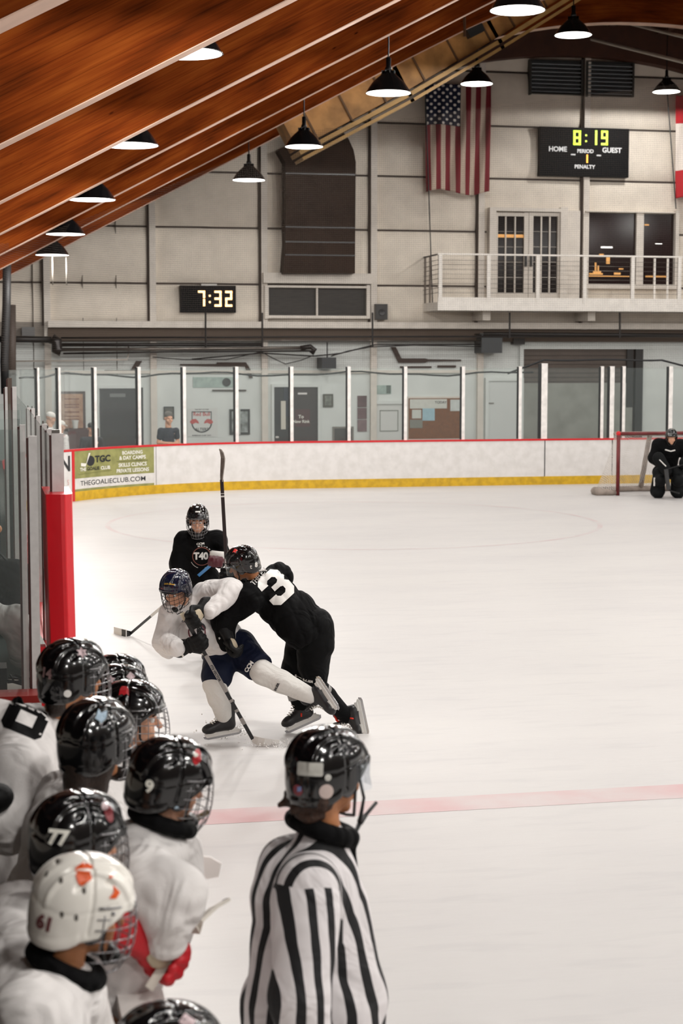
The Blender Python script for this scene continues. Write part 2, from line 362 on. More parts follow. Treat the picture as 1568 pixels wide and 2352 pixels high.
# white corner panel left of the advertisement
cp = thing('corner_board_panel', 'white corner board panel with a dark letter, edged in red beside the green advertisement', 'advertisement', (*path_pt(s_of_px(150)), .2))
sa = s_of_px(120); on_path('panel', rect(sa, .2, s0-.1, 1.055), M_board, cp, .008)
on_path('red_edge', rect(s0-.1, .0, s0, 1.1), M_red, cp, .014, 'red edge strip')
v, f = text_2d('N', 1, .02, .25); v = np.stack([(v[:, 0])*.55+s_of_px(148), (v[:, 1]-v[:, 1].mean())*.45+.8], 1); on_path('lettering', (v, f), M_ink, cp, .016)
v, f = text_2d('S', 1, .0, .25); v = np.stack([(v[:, 0])*.16+s_of_px(153), (v[:, 1]-v[:, 1].mean())*.16+.42], 1); on_path('lettering', (v, f), mat('pale_red_ink', 'd9a9a6', .5), cp, .016)

# glass posts along the far boards
posts_px = [95, 143, 225, 322, 428, 545, 670, 800, 932, 1063, 1194, 1381, 1431]
ordn = ['beside the side glass', 'by the brown framed notice', 'between the capped spectator and the wide black door', 'right of the wide black door', 'right of the folded-arms man', 'left of the small framed pictures', 'between the white-windowed door and the maroon door', 'left of the narrow red poster', 'at the left edge of the cork board', 'at the right edge of the cork board', 'left of the roller door', 'on the right of the glass gate', 'just left of the goal net']
ZG = 2.83
spost = [s_of_px(p) for p in posts_px]
first = None
def post_at(s, label, z1=ZG, w_=.075, nm='glass_post'):
    p = path_map(s, 1.1, -.06); o = thing(nm, label, 'post', (p[0], p[1], 1.1), 'upright posts of the far end glass')
    q = np.array(path_map(s+.1, 1.1, -.06)); d = nrm(q-np.array(p)); n = np.cross(d, (0, 0, 1))
    MB().obox(np.array(p)+V(0, 0, (z1-1.1)/2), [d, n, (0, 0, 1)], (w_/2, .03, (z1-1.1)/2)).build('upright', mat('white_post_paint', 'f0ece8', .5, noise=.2, nscale=8), o)
    MB().obox(np.array(p)-d*(w_*.75)+V(0, 0, (z1-1.1)/2)-n*.01, [d, n, (0, 0, 1)], (w_*.22, .025, (z1-1.1)/2-.01)).build('gasket', M_darkg, o, label='dark gasket')
    return o
for s, l in zip(spost, ordn): post_at(s, 'white glass post '+l)
gs = [s_of_px(1251), s_of_px(1405)]
post_at(gs[0], 'thick white post at the hinge side of the glass gate', 2.9, .15); post_at(gs[1], 'white double post at the latch side of the glass gate', 2.83, .11)
post_at(s_of_px(1540), 'white glass post behind the crouching goalie', 2.83, .1)
allp = sorted(spost+gs+[s_of_px(1540), s_of_px(1640)])
allp = [s_of_px(30)]+allp if s_of_px(30) < allp[0]-.4 else allp
ORD = ['first', 'second', 'third', 'fourth', 'fifth', 'sixth', 'seventh', 'eighth', 'ninth', 'tenth', 'eleventh', 'twelfth', 'thirteenth', 'fourteenth', 'fifteenth', 'sixteenth', 'seventeenth', 'eighteenth']; gi = 0
for i in range(len(allp)-1):
    a, b_ = allp[i], allp[i+1]
    if b_-a < .25: continue
    o = thing('safety_glass', None, 'glass', (*path_pt((a+b_)/2), 1.1), 'clear glass panes of the far end')
    o['label'] = 'clear upright glass sheet on the far end boards, %s from the left' % ORD[gi]; gi += 1
    n = 6; v = []
    for k in range(n+1):
        s = a+.05+(b_-a-.1)*k/n
        for off in (-.055, -.065): v += [path_map(s, 1.1, off), path_map(s, 2.79, off)]
    f = []
    for k in range(n):
        c = 4*k; f += [(c, c+4, c+5, c+1), (c+2, c+3, c+7, c+6), (c+1, c+5, c+7, c+3)]
    link('pane', v, f, M_glass, o)
# netting above the glass
M_net = net_mat('black_netting', .045, .0028, '4a423c')
npth = rink_path(off=.1, y0=9.9); npth = npth[(npth[:, 1] > 30)]; L_ = np.r_[0, np.cumsum(np.linalg.norm(np.diff(npth, axis=0), axis=1))]
v = []; uv = []; f = []
for i, p in enumerate(npth):
    v += [(p[0], p[1], 2.75), (p[0], p[1], 5.02+.45*max(0., min(p[0], 12)) if True else 0)]; uv += [(L_[i], 2.75), (L_[i], v[-1][2])]
    if i: f.append((2*i-2, 2*i, 2*i+1, 2*i-1))
o = link('protective_netting', v, f, M_net, None, uvs=uv)
tag(o, 'fine dark protective netting hanging above the far end glass', 'netting')
# black cable lying along the top of the glass
pts = []
for s in np.arange(s_of_px(60), s_of_px(1230), .35):
    pts.append(np.array(path_map(s, 2.66+.04*math.sin(s*1.7)+.02*math.sin(s*4.1), -.1)))
tag(MB().tube(pts, .022, 6).build('black_cable', M_ropeblk), 'black cable looped along the top of the far glass', 'cable')
pts = [np.array(path_map(s, 2.98+.012*math.sin(s*3), -.1)) for s in np.arange(gs[0], s_of_px(1545), .3)]
tag(MB().tube([np.array(path_map(gs[0]-.9, 2.66, -.1))]+pts+[np.array(path_map(s_of_px(1600), 2.75, -.1))], .026, 6).build('black_cable', M_ropeblk), 'black cable running level above the glass gate', 'cable')
# flange of gate
MB()
# ---------------- far wall ----------------
cols_px = [108, 350, 605, 855, 1100, 1338, 1590]
cx_ = [onY(p, 700, YW)[0] for p in cols_px]
seams = [4.07, 5.27, 6.96, 8.61, 10.22, 11.87]
v = []; f = []
xs = [-9]+cx_+[26, 30, 40]
NX = 14; NZ = 12
def patch(xa, xb, za, zb, bul):
    n0 = len(v)
    for i in range(NX+1):
        for j in range(NZ+1):
            u = i/NX; w_ = j/NZ; e = (1-abs(2*u-1)**6)*(1-abs(2*w_-1)**4)
            v.append((xa+(xb-xa)*u, YW-.02-bul*e, za+(zb-za)*w_))
    for i in range(NX):
        for j in range(NZ):
            a = n0+i*(NZ+1)+j; f.append((a, a+NZ+1, a+NZ+2, a+1))
for i in range(len(xs)-1):
    for j in range(len(seams)-1): patch(xs[i], xs[i+1], seams[j], seams[j+1], .13)
    patch(xs[i], xs[i+1], seams[-1], 14.5, .1)
struct('wall_back', v, f, M_cream, smooth=True)
struct('wall_back', *(lambda b: (b.v, b.f))(MB().box((-9, YW-.1, 0), (40, YW+.2, 3.55))), M_lowwall)
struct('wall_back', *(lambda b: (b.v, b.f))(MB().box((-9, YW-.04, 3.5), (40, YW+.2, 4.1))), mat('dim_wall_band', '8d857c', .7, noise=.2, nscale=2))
tn = 5
for z in seams[1:]:
    MB().box((-9, YW-.05, z-.028), (40, YW+.1, z+.028)).build('trim_%d' % tn, M_seam_shade, kind='structure'); tn += 1
for i, x in enumerate(cx_):
    MB().box((x-.1, YW-.24, 0 if i != 5 else 3.9), (x+.09, YW, 13)).build('trim_%d' % tn, M_trimw, kind='structure'); tn += 1
    MB().box((x-.16, YW-.16, 4.0), (x-.1, YW-.02, 13)).build('trim_%d' % tn, M_seam_shade, kind='structure'); tn += 1  # dark strip painting the shade beside the column
# girts: white beam under the upper wall
A = onY(110, 745, YW-.5)
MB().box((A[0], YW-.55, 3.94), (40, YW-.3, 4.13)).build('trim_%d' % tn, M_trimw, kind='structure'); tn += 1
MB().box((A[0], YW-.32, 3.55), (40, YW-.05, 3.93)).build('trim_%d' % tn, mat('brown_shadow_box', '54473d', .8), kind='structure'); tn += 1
MB().box((onY(108, 700, YW)[0], YW-.2, 2.57), (onY(1100, 700, YW)[0], YW, 2.66)).build('trim_%d' % tn, M_trimw, kind='structure'); tn += 1
# side wall, roof
struct('wall_front', *(lambda b: (b.v, b.f))(MB().box((-9, -6.2, 0), (40, -6, 14))), mat('dark_stand_wall', '4d453e', .9))
struct('wall_left', *(lambda b: (b.v, b.f))(MB().box((-9.2, -6, 0), (-9, 52, 6))), M_cream)
def prof(X):
    X = min(X, 36.4-X)
    P_ = [(-12, -1.3), (0, 4.85), (8.8, 9.5), (10.5, 10.4), (12.4, 11.35), (14.4, 11.98), (16.3, 12.3), (18.2, 12.4)]
    return float(np.interp(X, [a for a, b in P_], [b for a, b in P_]))
XR = sorted(set(list(np.linspace(-8.8, 9, 12))+list(np.linspace(9, 27.4, 40))+list(np.linspace(27.4, 38, 8))))
def roof_z(X): return sum(prof(X+d) for d in (-1, -.5, 0, .5, 1))/5
DEP = 1.25
def rib(Y, x_from=-8.8, m=None, n=0):
    X_ = [x for x in XR if x >= x_from]; v = []; uv = []; s = 0; f = []; sv = []; sf = []
    for i, x in enumerate(X_):
        z = roof_z(x)
        if i: s += math.hypot(x-X_[i-1], z-roof_z(X_[i-1]))
        v += [(x, Y, z), (x, Y, z+DEP), (x, Y+.42, z+DEP), (x, Y+.42, z)]; uv += [(s+n*37, n*3.1), (s+n*37, DEP+n*3.1), (s+n*37, DEP+.4+n*3.1), (s+n*37, -.4+n*3.1)]
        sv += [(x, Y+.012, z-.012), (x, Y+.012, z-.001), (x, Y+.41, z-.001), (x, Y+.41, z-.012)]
    for i in range(len(X_)-1):
        for k in range(4): q = (4*i+k, 4*i+(k+1) % 4, 4*i+4+(k+1) % 4, 4*i+4+k); f.append(q); sf.append(q)
    b_ = struct('ceiling_rib', v, f, m or M_wood, uvs=uv); b_['label'] = 'glued laminated wood roof arch'
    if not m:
        link('ice_bounce_strip', sv, sf, M_strip, b_)  # pale strip paints the ice bounce light on the rib underside
    return b_
RIBY = [10.0, 15.9, 21.9, 27.8, 33.8, 39.7, 45.7]
for i, Y in enumerate(RIBY):
    r_ = rib(Y, n=i); r_.name = 'ceiling'; r_['kind'] = 'structure'
hb = rib(YW-.6, 12.5, M_ledge); hb.name = 'ceiling'
v = []; f = []
for i, x in enumerate(XR): v += [(x, -6, roof_z(x)+DEP), (x, 54, roof_z(x)+DEP)]
for i in range(len(XR)-1): f.append((2*i, 2*i+1, 2*i+3, 2*i+2))
struct('ceiling', v, f, M_deck)
for x in np.arange(-3.2, 33, 1.6):
    z = roof_z(x)+DEP
    MB().box((x-.1, 4, z-.32), (x+.1, YW, z-.02)).build('ceiling', M_ledge, kind='structure')
# tan duct sloping under the roof in front of rib
D0 = onY(640, 312, 40.6); D1 = onY(1330, -40, 40.6)
P0 = [onY(660, 312, 40.6), onY(905, 182, 40.6), onY(1110, 62, 40.6), onY(1290, -50, 40.6)]
duct = thing('insulated_duct', 'tan rectangular air duct sloping up under the roof beams', 'duct', tuple(P0[0]))
def duct_mesh(pts, w_, h_, y):
    mb = MB()
    for i in range(len(pts)-1):
        a, b_ = pts[i], pts[i+1]; d = nrm(b_-a); n = nrm(np.cross(d, (0, 1, 0)));  n = n if n[2] > 0 else -n
        mb.obox((a+b_)/2, [d, (0, 1, 0), n], (np.linalg.norm(b_-a)/2+.05, w_/2, h_/2))
    return mb
duct_mesh(P0, 1.0, .78, 0).build('duct_body', M_tan, duct)
lo = [p+V(.22, -.1, -.45) for p in P0]; duct_mesh(lo, 1.15, .1, 0).build('bottom_flange', mat('tan_flange', 'b08a50', .5, noise=.2, nscale=3), duct)
lo = [p+V(.30, -.12, -.58) for p in P0]; duct_mesh(lo, 1.0, .07, 0).build('bottom_flange', MATS['tan_flange'], duct)
k = 0
for i in range(3):
    a, b_ = P0[i], P0[i+1]; L__ = np.linalg.norm(b_-a); d = nrm(b_-a); n = nrm(np.cross(d, (0, 1, 0))); n = n if n[2] > 0 else -n
    for u in np.arange(.5, L__, .95):
        MB().obox(a+d*u, [d, (0, 1, 0), n], (.022, .53, .41)).build('standing_seam', mat('tan_seam', '5b4022', .6), duct); k += 1
c = onY(1080, 52, 40.0); MB().obox(c, [(1, 0, .5), (0, 1, 0), (-.5, 0, 1)], (.2, .15, .32)).build('access_hatch', M_darkg, duct)
# brown drop duct on the wall
bdk = thing('brown_wall_duct', 'tall dark brown sheet metal duct with rounded top going down the back wall', 'duct', tuple(onY(735, 628, YW)))
yb = YW-.75
pl = [(650, 628), (815, 628), (817, 372), (812, 345), (800, 318), (782, 296), (740, 300), (640, 345), (655, 372), (655, 560)]
A = [onY(x, y, yb) for x, y in pl]; n = len(A); v = [tuple(p) for p in A]+[(p[0], YW-.05, p[2]) for p in A]
link('duct_body', v, [tuple(range(n-1, -1, -1))]+[(i, (i+1) % n, (i+1) % n+n, i+n) for i in range(n)], M_brownduct, bdk)
for y in (398, 521, 555, 585):
    a = onY(655, y, yb); b_ = onY(815, y, yb); MB().box((a[0], yb-.03, a[2]-.02), (b_[0], yb, a[2]+.02)).build('seam_band', M_black, bdk)
# framed grille under it
g = thing('framed_wall_grille', 'white framed wall grille with two dark panels under the brown duct', 'vent', tuple(onY(728, 735, YW)))
fr = MB(); wbox(605, 626, 855, 652, YW-.05, .35, fr); wbox(608, 655, 850, 662, YW-.05, .3, fr); wbox(608, 724, 850, 732, YW-.05, .3, fr); wbox(608, 655, 617, 732, YW-.05, .3, fr); wbox(842, 655, 850, 732, YW-.05, .3, fr)
wbox(726, 660, 730, 728, YW-.05, .26, fr)
fr.build('frame', M_trimw, g)
for a, b_ in ((617, 727), (729, 842)):
    q = wbox(a, 661, b_, 726, YW-.05, .15).build('dark_panel', mat('dark_mesh', '23211d', .6, noise=.5, nscale=3, stretch=(1, 1, 8)), g)
# louvres top right
for (a, b_, y0, y1, l) in ((1217, 1338, 137, 217, 'left grey louvre shutter high on the back wall'), (1347, 1456, 141, 222, 'right grey louvre shutter high on the back wall')):
    t = thing('louvre_vent', l, 'vent', tuple(onY((a+b_)/2, y1, YW-.2)), 'louvre shutters under the roof')
    wbox(a, y0, b_, y1, YW-.05, .12).build('backing', M_darkg, t)
    for k in range(8):
        y = y0+4+(y1-y0-8)*(k+.5)/8; c = onY((a+b_)/2, y, YW-.22); wd = (onY(b_, y, YW-.22)[0]-onY(a, y, YW-.22)[0])/2-.04
        MB().obox(c, [(1, 0, 0), (0, .75, .6), (0, -.6, .75)], (wd, .07, .012)).build('slat', mat('slat_metal', '8a9095', .45, .2), t)
    fr = MB(); wbox(a, y0, b_, y0+3, YW-.05, .25, fr); wbox(a, y1-3, b_, y1, YW-.05, .25, fr); wbox(a, y0, a+3, y1, YW-.05, .25, fr); wbox(b_-3, y0, b_, y1, YW-.05, .25, fr)
    fr.build('frame', mat('dark_frame', '34322f', .5), t)
# scoreboard and clock
def digits(string, x0, x1, y0, y1, Y, m, parent, gap=.28, t=.13):
    items = []; x = 0
    for ch in string:
        if ch == ':':
            for y in (.22, .62): items.append(('colon_dot', [[(x+a, y+b_) for a, b_ in ((0, 0), (.12, 0), (.12, .12), (0, .12))]]))
            x += .12+gap
        else:
            if ch == '1': items.append(('digit', [[(x, 0), (x+t, 0), (x+t, 1), (x, 1)]])); x += t+gap; continue
            items.append(('digit', shift(seven(ch, t=t), x))); x += .5+gap
    W_ = x-gap; A = onY(x0, y1, Y); B = onY(x1, y0, Y)
    for nm, polys in items:
        v, f = poly_2d(polys); P = np.zeros((len(v), 3)); P[:, 0] = A[0]+v[:, 0]/W_*(B[0]-A[0]); P[:, 1] = Y; P[:, 2] = A[2]+v[:, 1]*(B[2]-A[2])
        link(nm, P, f, m, parent)
sb = thing('scoreboard', 'black scoreboard showing 8:19, HOME, GUEST, PERIOD 1 and PENALTY', 'scoreboard', tuple(onY(1342, 408, YW-.3)))
wbox(1240, 290, 1443, 408, YW-.1, .25).build('case', mat('scoreboard_black', '06090c', .6, spec=.1), sb)
Ys = YW-.36
digits('8:', 1316, 1348, 300, 333, Ys, mat('green_led', 'c8e04a', .5, emit=1.3), sb, t=.15)
digits('19', 1366, 1396, 300, 333, Ys, MATS['green_led'], sb, t=.15)
digits('1', 1346, 1350, 355, 374, Ys, mat('amber_led', 'ffae3a', .5, emit=1.6), sb, t=.2)
Mw2 = mat('sign_white', 'dadada', .5, emit=.25)
for t_, x, y, h in (('HOME', 1281, 342, 12), ('GUEST', 1405, 345, 12), ('PERIOD', 1344, 347, 9), ('PENALTY', 1343, 383, 9)):
    flat_sign('lettering', text_2d(t_, 1, .03), Ys, x, y, h, Mw2, sb)
for x, y in ((1316, 355), (1375, 357)): wbox(x-5, y-1.5, x+5, y+1.5, Ys, .01).build('lit_dash', Mw2, sb)
ck = thing('digital_clock', 'black digital clock reading 7:32 in amber digits', 'clock', tuple(onY(478, 718, YW-.3)))
wbox(414, 655, 542, 718, YW-.1, .3).build('case', MATS['scoreboard_black'], ck); wbox(462, 652, 498, 656, YW-.1, .3).build('mounting_bracket', M_white, ck)
digits('7:32', 455, 533, 668, 704, YW-.42, mat('orange_led', 'ffc98a', .5, emit=3.0), ck, t=.14)
# speaker
sp = thing('wall_speaker', 'small black box loudspeaker on the back wall right of the framed grille', 'speaker', tuple(onY(876, 735, YW-.2)))
wbox(863, 698, 890, 734, YW-.1, .35).build('cabinet', M_black, sp)
c = onY(877, 718, YW-.46); MB().lathe(c, [(.0, .0), (.09, .02), (.11, -.01)], 20, (0, -1, 0)).build('cone', mat('grey_cone', '2c2d30', .4), sp)
# US flag hanging vertically
def flag_mesh(x0, x1, y0, y1, Y, nx=60, nz=60, amp=.05):
    A = onY(x0, y0, Y); B = onY(x1, y1, Y); v = []; uv = []; f = []
    for i in range(nx+1):
        for j in range(nz+1):
            u = i/nx; w_ = j/nz; narrow = 1-.05*w_
            x = (A[0]+B[0])/2+(u-.5)*(B[0]-A[0])*narrow; z = A[2]+(B[2]-A[2])*w_+.08*w_*math.sin(u*7)
            v.append((x, Y-.1+amp*w_**.5*math.sin(u*16+w_*2.5)+.02*math.sin(u*33+w_*9), z)); uv.append((u, w_))
    for i in range(nx):
        for j in range(nz): a = i*(nz+1)+j; f.append((a, a+1, a+nz+2, a+nz+1))
    return v, f, uv
def flag_us_mat():
    m = bpy.data.materials.new('us_flag_cloth'); m.use_nodes = True; nt = m.node_tree; N = nt.nodes; L = nt.links; b = N['Principled BSDF']; b.inputs['Roughness'].default_value = .8
    tc = N.new('ShaderNodeTexCoord'); sx = N.new('ShaderNodeSeparateXYZ'); L.new(tc.outputs['UV'], sx.inputs[0])
    def M(op, a, b_=None):
        n = N.new('ShaderNodeMath'); n.operation = op
        for i, q in enumerate((a, b_)):
            if q is None: continue
            if hasattr(q, 'links'): L.new(q, n.inputs[i])
            else: n.inputs[i].default_value = q
        return n.outputs[0]
    u, w_ = sx.outputs[0], sx.outputs[1]
    stripe = M('LESS_THAN', M('MODULO', M('ADD', M('MULTIPLY', M('SUBTRACT', 1, u), 13), 0), 2), 1)
    cant = M('MULTIPLY', M('LESS_THAN', u, 7/13), M('LESS_THAN', w_, .385))
    # stars: staggered grid
    us = M('MULTIPLY', u, 9/(7/13)); ws = M('MULTIPLY', w_, 11/.385)
    du = M('ABSOLUTE', M('SUBTRACT', M('FRACT', us), .5)); dw = M('ABSOLUTE', M('SUBTRACT', M('FRACT', ws), .5))
    near = M('LESS_THAN', M('ADD', M('MULTIPLY', du, du), M('MULTIPLY', dw, dw)), .13)
    par = M('MODULO', M('ADD', M('FLOOR', us), M('FLOOR', ws)), 2); star = M('MULTIPLY', near, M('LESS_THAN', par, .5))
    a = N.new('ShaderNodeMix'); a.data_type = 'RGBA'; L.new(stripe, a.inputs[0]); a.inputs[6].default_value = (*lin('bba898'), 1); a.inputs[7].default_value = (*lin('740f1f'), 1)
    c = N.new('ShaderNodeMix'); c.data_type = 'RGBA'; L.new(star, c.inputs[0]); c.inputs[6].default_value = (*lin('0c1430'), 1); c.inputs[7].default_value = (*lin('e6e0da'), 1)
    d = N.new('ShaderNodeMix'); d.data_type = 'RGBA'; L.new(cant, d.inputs[0]); L.new(a.outputs[2], d.inputs[6]); L.new(c.outputs[2], d.inputs[7]); L.new(d.outputs[2], b.inputs['Base Color'])
    return m
v, f, uv = flag_mesh(974, 1124, 192, 444, YW-.6)
us = link('flag', v, f, flag_us_mat(), None, True, uv); tag(us, 'American flag with stars and stripes hanging vertically on the back wall', 'flag')
us.modifiers.new('s', 'SOLIDIFY').thickness = .01
v, f, uv = flag_mesh(1549, 1720, 220, 460, YW-.6)
def flag_ca_mat():
    m = bpy.data.materials.new('red_white_flag_cloth'); m.use_nodes = True; nt = m.node_tree; N = nt.nodes; L = nt.links; b = N['Principled BSDF']; b.inputs['Roughness'].default_value = .8
    tc = N.new('ShaderNodeTexCoord'); sx = N.new('ShaderNodeSeparateXYZ'); L.new(tc.outputs['UV'], sx.inputs[0])
    r = N.new('ShaderNodeValToRGB'); r.color_ramp.interpolation = 'CONSTANT'; e = r.color_ramp.elements
    e[0].position = 0; e[0].color = (*lin('b0111f'), 1); e[1].position = .27; e[1].color = (*lin('ddd2c8'), 1); k = e.new(.73); k.color = (*lin('b0111f'), 1)
    L.new(sx.outputs[1], r.inputs[0]); L.new(r.outputs[0], b.inputs['Base Color']); return m
ca = link('flag', v, f, flag_ca_mat(), None, True, uv); tag(ca, 'red and white banded flag at the right edge of the back wall', 'flag')
ca.modifiers.new('s', 'SOLIDIFY').thickness = .01
# hanging cords
for (x0, y0, x1, y1, Y, l) in ((976, 190, 993, 700, YW-.8, 'thin dark cord hanging left of the American flag'), (1532, 215, 1552, 480, YW-1.0, 'thin dark cord hanging near the right-hand lamp')):
    tag(MB().tube([onY(x0, y0, Y), onY(x1, y1, Y)], .018, 6).build('wall_rope', M_darkg), l, 'cord')
# ---------------- upper doors, window, balcony ----------------
dr = thing('door_1', None, None, tuple(onY(1212, 682, YW)), kind='structure')
fr = MB(); Yd = YW-.05
wbox(1125, 476, 1300, 487, Yd, .34, fr); wbox(1125, 476, 1138, 690, Yd, .34, fr); wbox(1288, 476, 1302, 690, Yd, .34, fr); wbox(1300, 484, 1330, 690, Yd, .16, fr)
fr.build('door_frame', M_trimw, dr)
for a, b_ in ((1137, 1212), (1215, 1289)):
    lf = MB(); wbox(a, 488, b_, 497, Yd, .25, lf); wbox(a, 672, b_, 686, Yd, .25, lf); wbox(a, 488, a+8 if a > 1200 else a+5, 686, Yd, .25, lf); wbox(b_-8, 488, b_, 686, Yd, .25, lf)
    x_0 = a+(11 if a > 1200 else 5)-3; x_1 = b_-8
    for k in (1, 2): x = x_0+(x_1-x_0)*k/3; wbox(x-.7, 497, x+.7, 672, Yd, .22, lf)
    for k in range(1, 5): y = 497+(672-497)*k/5; wbox(x_0, y-.7, x_1, y+.7, Yd, .22, lf)
    d_ = lf.build('door_leaf', mat('offwhite_door', 'cbc3b9', .5), dr)
    wbox(x_0-1, 495, x_1+1, 674, Yd, .16).build('glass', mat('dark_reflective_glass', '161214', .15, spec=.12, noise=.5, nscale=1), d_)
    hx = b_-4 if a < 1200 else a+5; wbox(hx-2, 587, hx+2, 612, Yd, .32).build('handle', M_darkg, d_)
wn = thing('window_1', None, None, tuple(onY(1450, 655, YW)), kind='structure')
fr = MB(); wbox(1346, 484, 1556, 490, Yd, .3, fr); wbox(1552, 484, 1557, 655, Yd, .3, fr); wbox(1462, 488, 1476, 655, Yd, .24, fr); wbox(1346, 652, 1560, 664, Yd, .3, fr)
fr.build('frame', M_trimw, wn)
wbox(1348, 489, 1554, 654, Yd, .12).build('glass', mat('dark_red_room_glass', '1d0c0d', .15, spec=.12, noise=.4, nscale=.8), wn)
Mlit = mat('warm_lit_object', 'd49a55', .5, emit=.5)
lt = MB()
for q in ((1353, 627, 1384, 631), (1362, 622, 1380, 628), (1366, 603, 1369, 622), (1372, 610, 1375, 622), (1376, 583, 1386, 590), (1392, 591, 1400, 606), (1352, 633, 1445, 636), (1482, 633, 1530, 637), (1410, 626, 1425, 631), (1421, 616, 1431, 619), (1480, 515, 1490, 518)): wbox(*q, Yd-.12, .02, lt)
lt.build('lit_interior_items', Mlit, wn)
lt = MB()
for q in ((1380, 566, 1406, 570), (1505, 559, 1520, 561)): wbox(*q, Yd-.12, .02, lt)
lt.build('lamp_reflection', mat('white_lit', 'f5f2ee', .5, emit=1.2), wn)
lt = MB(); wbox(1141, 538, 1204, 546, Yd-.16, .02, lt); lt.build('lit_interior_items', Mlit, wn)
# balcony
YB = YW-1.9
bal = thing('balcony', 'white balcony deck with cable railing in front of the glazed double doors', 'balcony', tuple(onY(1290, 712, YB)))
A = onY(1005, 693, YB); B = onY(1700, 712, YB)
zt = onY(1250, 695, YB)[2]; zb = onY(1250, 714, YB)[2]
MB().box((A[0], YB, zb), (B[0], YW, zt)).build('deck', mat('white_deck', 'f2ece4', .5, noise=.1, nscale=4), bal)
ztop = onY(1250, 586, YB)[2]
for px in (1011, 1122, 1235, 1343, 1453, 1560):
    x = onY(px, 640, YB)[0]; MB().box((x-.055, YB-.012, zt-.005), (x+.055, YB+.08, ztop-.004)).build('railing_post', MATS['white_deck'], bal)
for yy in (YB+1.0, YW-.3):
    MB().box((A[0], yy, zt), (A[0]+.05, yy+.05, ztop)).build('railing_post', mat('dim_grey_post', '6b6057', .6), bal)
for px in (1503, 1533):
    x = onY(px, 640, YB+.9)[0]; MB().box((x-.03, YB+.9, zt), (x+.03, YB+.95, ztop)).build('railing_post', MATS['white_deck'], bal)
MB().box((A[0]-.006, YB-.02, ztop-.03), (B[0], YB+.085, ztop+.02)).build('top_rail', MATS['white_deck'], bal)
MB().box((A[0]+.004, YB+.006, zt-.01), (B[0], YB+.06, zt+.14)).build('bottom_rail', MATS['white_deck'], bal)
MB().box((A[0], YB, ztop-.03), (A[0]+.05, YW, ztop+.01)).build('top_rail', M_darkg, bal)
for k in range(1, 9):
    z = zt+.14+(ztop-zt-.18)*k/9; mb = MB(); mb.tube([(A[0], YB+.03, z), (B[0], YB+.03, z)], .005, 5)
    mb.tube([(A[0]+.02, YB, z), (A[0]+.02, YW, z)], .01, 5)
    mb.build('railing_cable', mat('steel_cable', '5f5750', .4, .5), bal)
for px in (1100, 1338):
    x = onY(px, 725, YW-.5)[0]; MB().box((x-.12, YW-1.3, zb-.28), (x+.12, YW, zb)).build('support_bracket', M_trimw, bal)
# ---------------- pipes under the balcony ----------------
def wpipe(name, label, pts, Y, r, m, cat='pipe', n=10):
    o = MB().tube([onY(x, y, Y) for x, y in pts], r, n).build(name, m, smooth=True); return tag(o, label, cat)
wpipe('wall_pipe', 'shiny steel pipe running below the digital clock', [(130, 803), (440, 801), (715, 799)], YW-.8, .055, M_pipe)
wpipe('wall_pipe', 'thin steel pipe just above the shiny pipe', [(140, 784), (600, 782), (1140, 783)], YW-.7, .02, M_pipe)
wpipe('wall_pipe', 'dark pipe under the long white beam', [(140, 776), (700, 774), (1700, 772)], YW-.9, .03, M_dpipe)
wpipe('wall_pipe', 'thick dark pipe below the balcony on the right', [(1110, 767), (1350, 769), (1700, 771)], YW-.9, .07, M_dpipe)
wpipe('wall_pipe', 'dark pipe between the beam and the shiny pipe at left', [(140, 792), (380, 792), (600, 791)], YW-.75, .06, M_dpipe)
wpipe('wall_pipe', 'thick dark pipe at the far left leading to an elbow', [(-40, 779), (60, 779), (118, 780)], YW-.8, .1, M_dpipe)
wpipe('wall_pipe', 'thick dark duct elbow at the left pipe end', [(118, 778), (130, 785), (130, 803), (140, 806)], YW-.8, .17, mat('elbow_metal', '2b2828', .3, .6))
wpipe('wall_pipe', 'thin pale pipe with an upward bend at left', [(20, 830), (200, 828), (292, 826), (295, 814), (295, 790)], YW-.6, .025, M_cable)
wpipe('wall_pipe', 'dark pipe below the shiny pipe with a hanging bend', [(145, 812), (400, 808), (720, 806)], YW-.85, .03, M_dpipe)
wpipe('wall_pipe', 'rounded dark pipe coupling at the right end of the shiny pipe', [(690, 800), (712, 796), (722, 803), (715, 812)], YW-.8, .08, MATS['elbow_metal'])
wpipe('wall_cable', 'dark cables running right into the grey junction box', [(440, 825), (600, 811), (720, 818), (780, 812), (860, 792), (1110, 791)], YW-.75, .022, M_ropeblk, 'cable')
wpipe('wall_cable', 'drooping black cable loops under the shiny pipe', [(350, 820), (420, 826), (520, 826), (600, 808), (625, 822), (655, 836), (690, 828), (720, 816)], YW-.7, .015, M_ropeblk, 'cable')
wpipe('wall_cable', 'dark cable lying just under the upper cable near the junction box', [(760, 818), (800, 806), (850, 797), (950, 793), (1105, 796)], YW-.78, .018, M_ropeblk, 'cable')
for px, l in ((472, 'beside the clock'), (602, 'under the framed grille'), (855, 'below the loudspeaker'), (1170, 'below the glazed double doors'), (1423, 'below the dark window')):
    a = onY(px, 718, YW-.95); b_ = onY(px, 798 if px < 900 else 776, YW-.95)
    tag(MB().tube([a, b_], .03, 6).build('pipe_hanger', M_dpipe), 'dark vertical pipe hanger '+l, 'hanger', 'pipe hangers below the beam')
def simple(name, label, cat, q, d, m, Y=YW-.1, group=None):
    o = thing(name, label, cat, tuple(onY((q[0]+q[2])/2, q[3], Y)), group); wbox(*q, Y, d).build('box', m, o); return o
jb = simple('junction_box', 'large dark grey electrical box under the balcony', 'electrical box', (1106, 767, 1153, 811), .8, mat('grey_box', '33383b', .5))
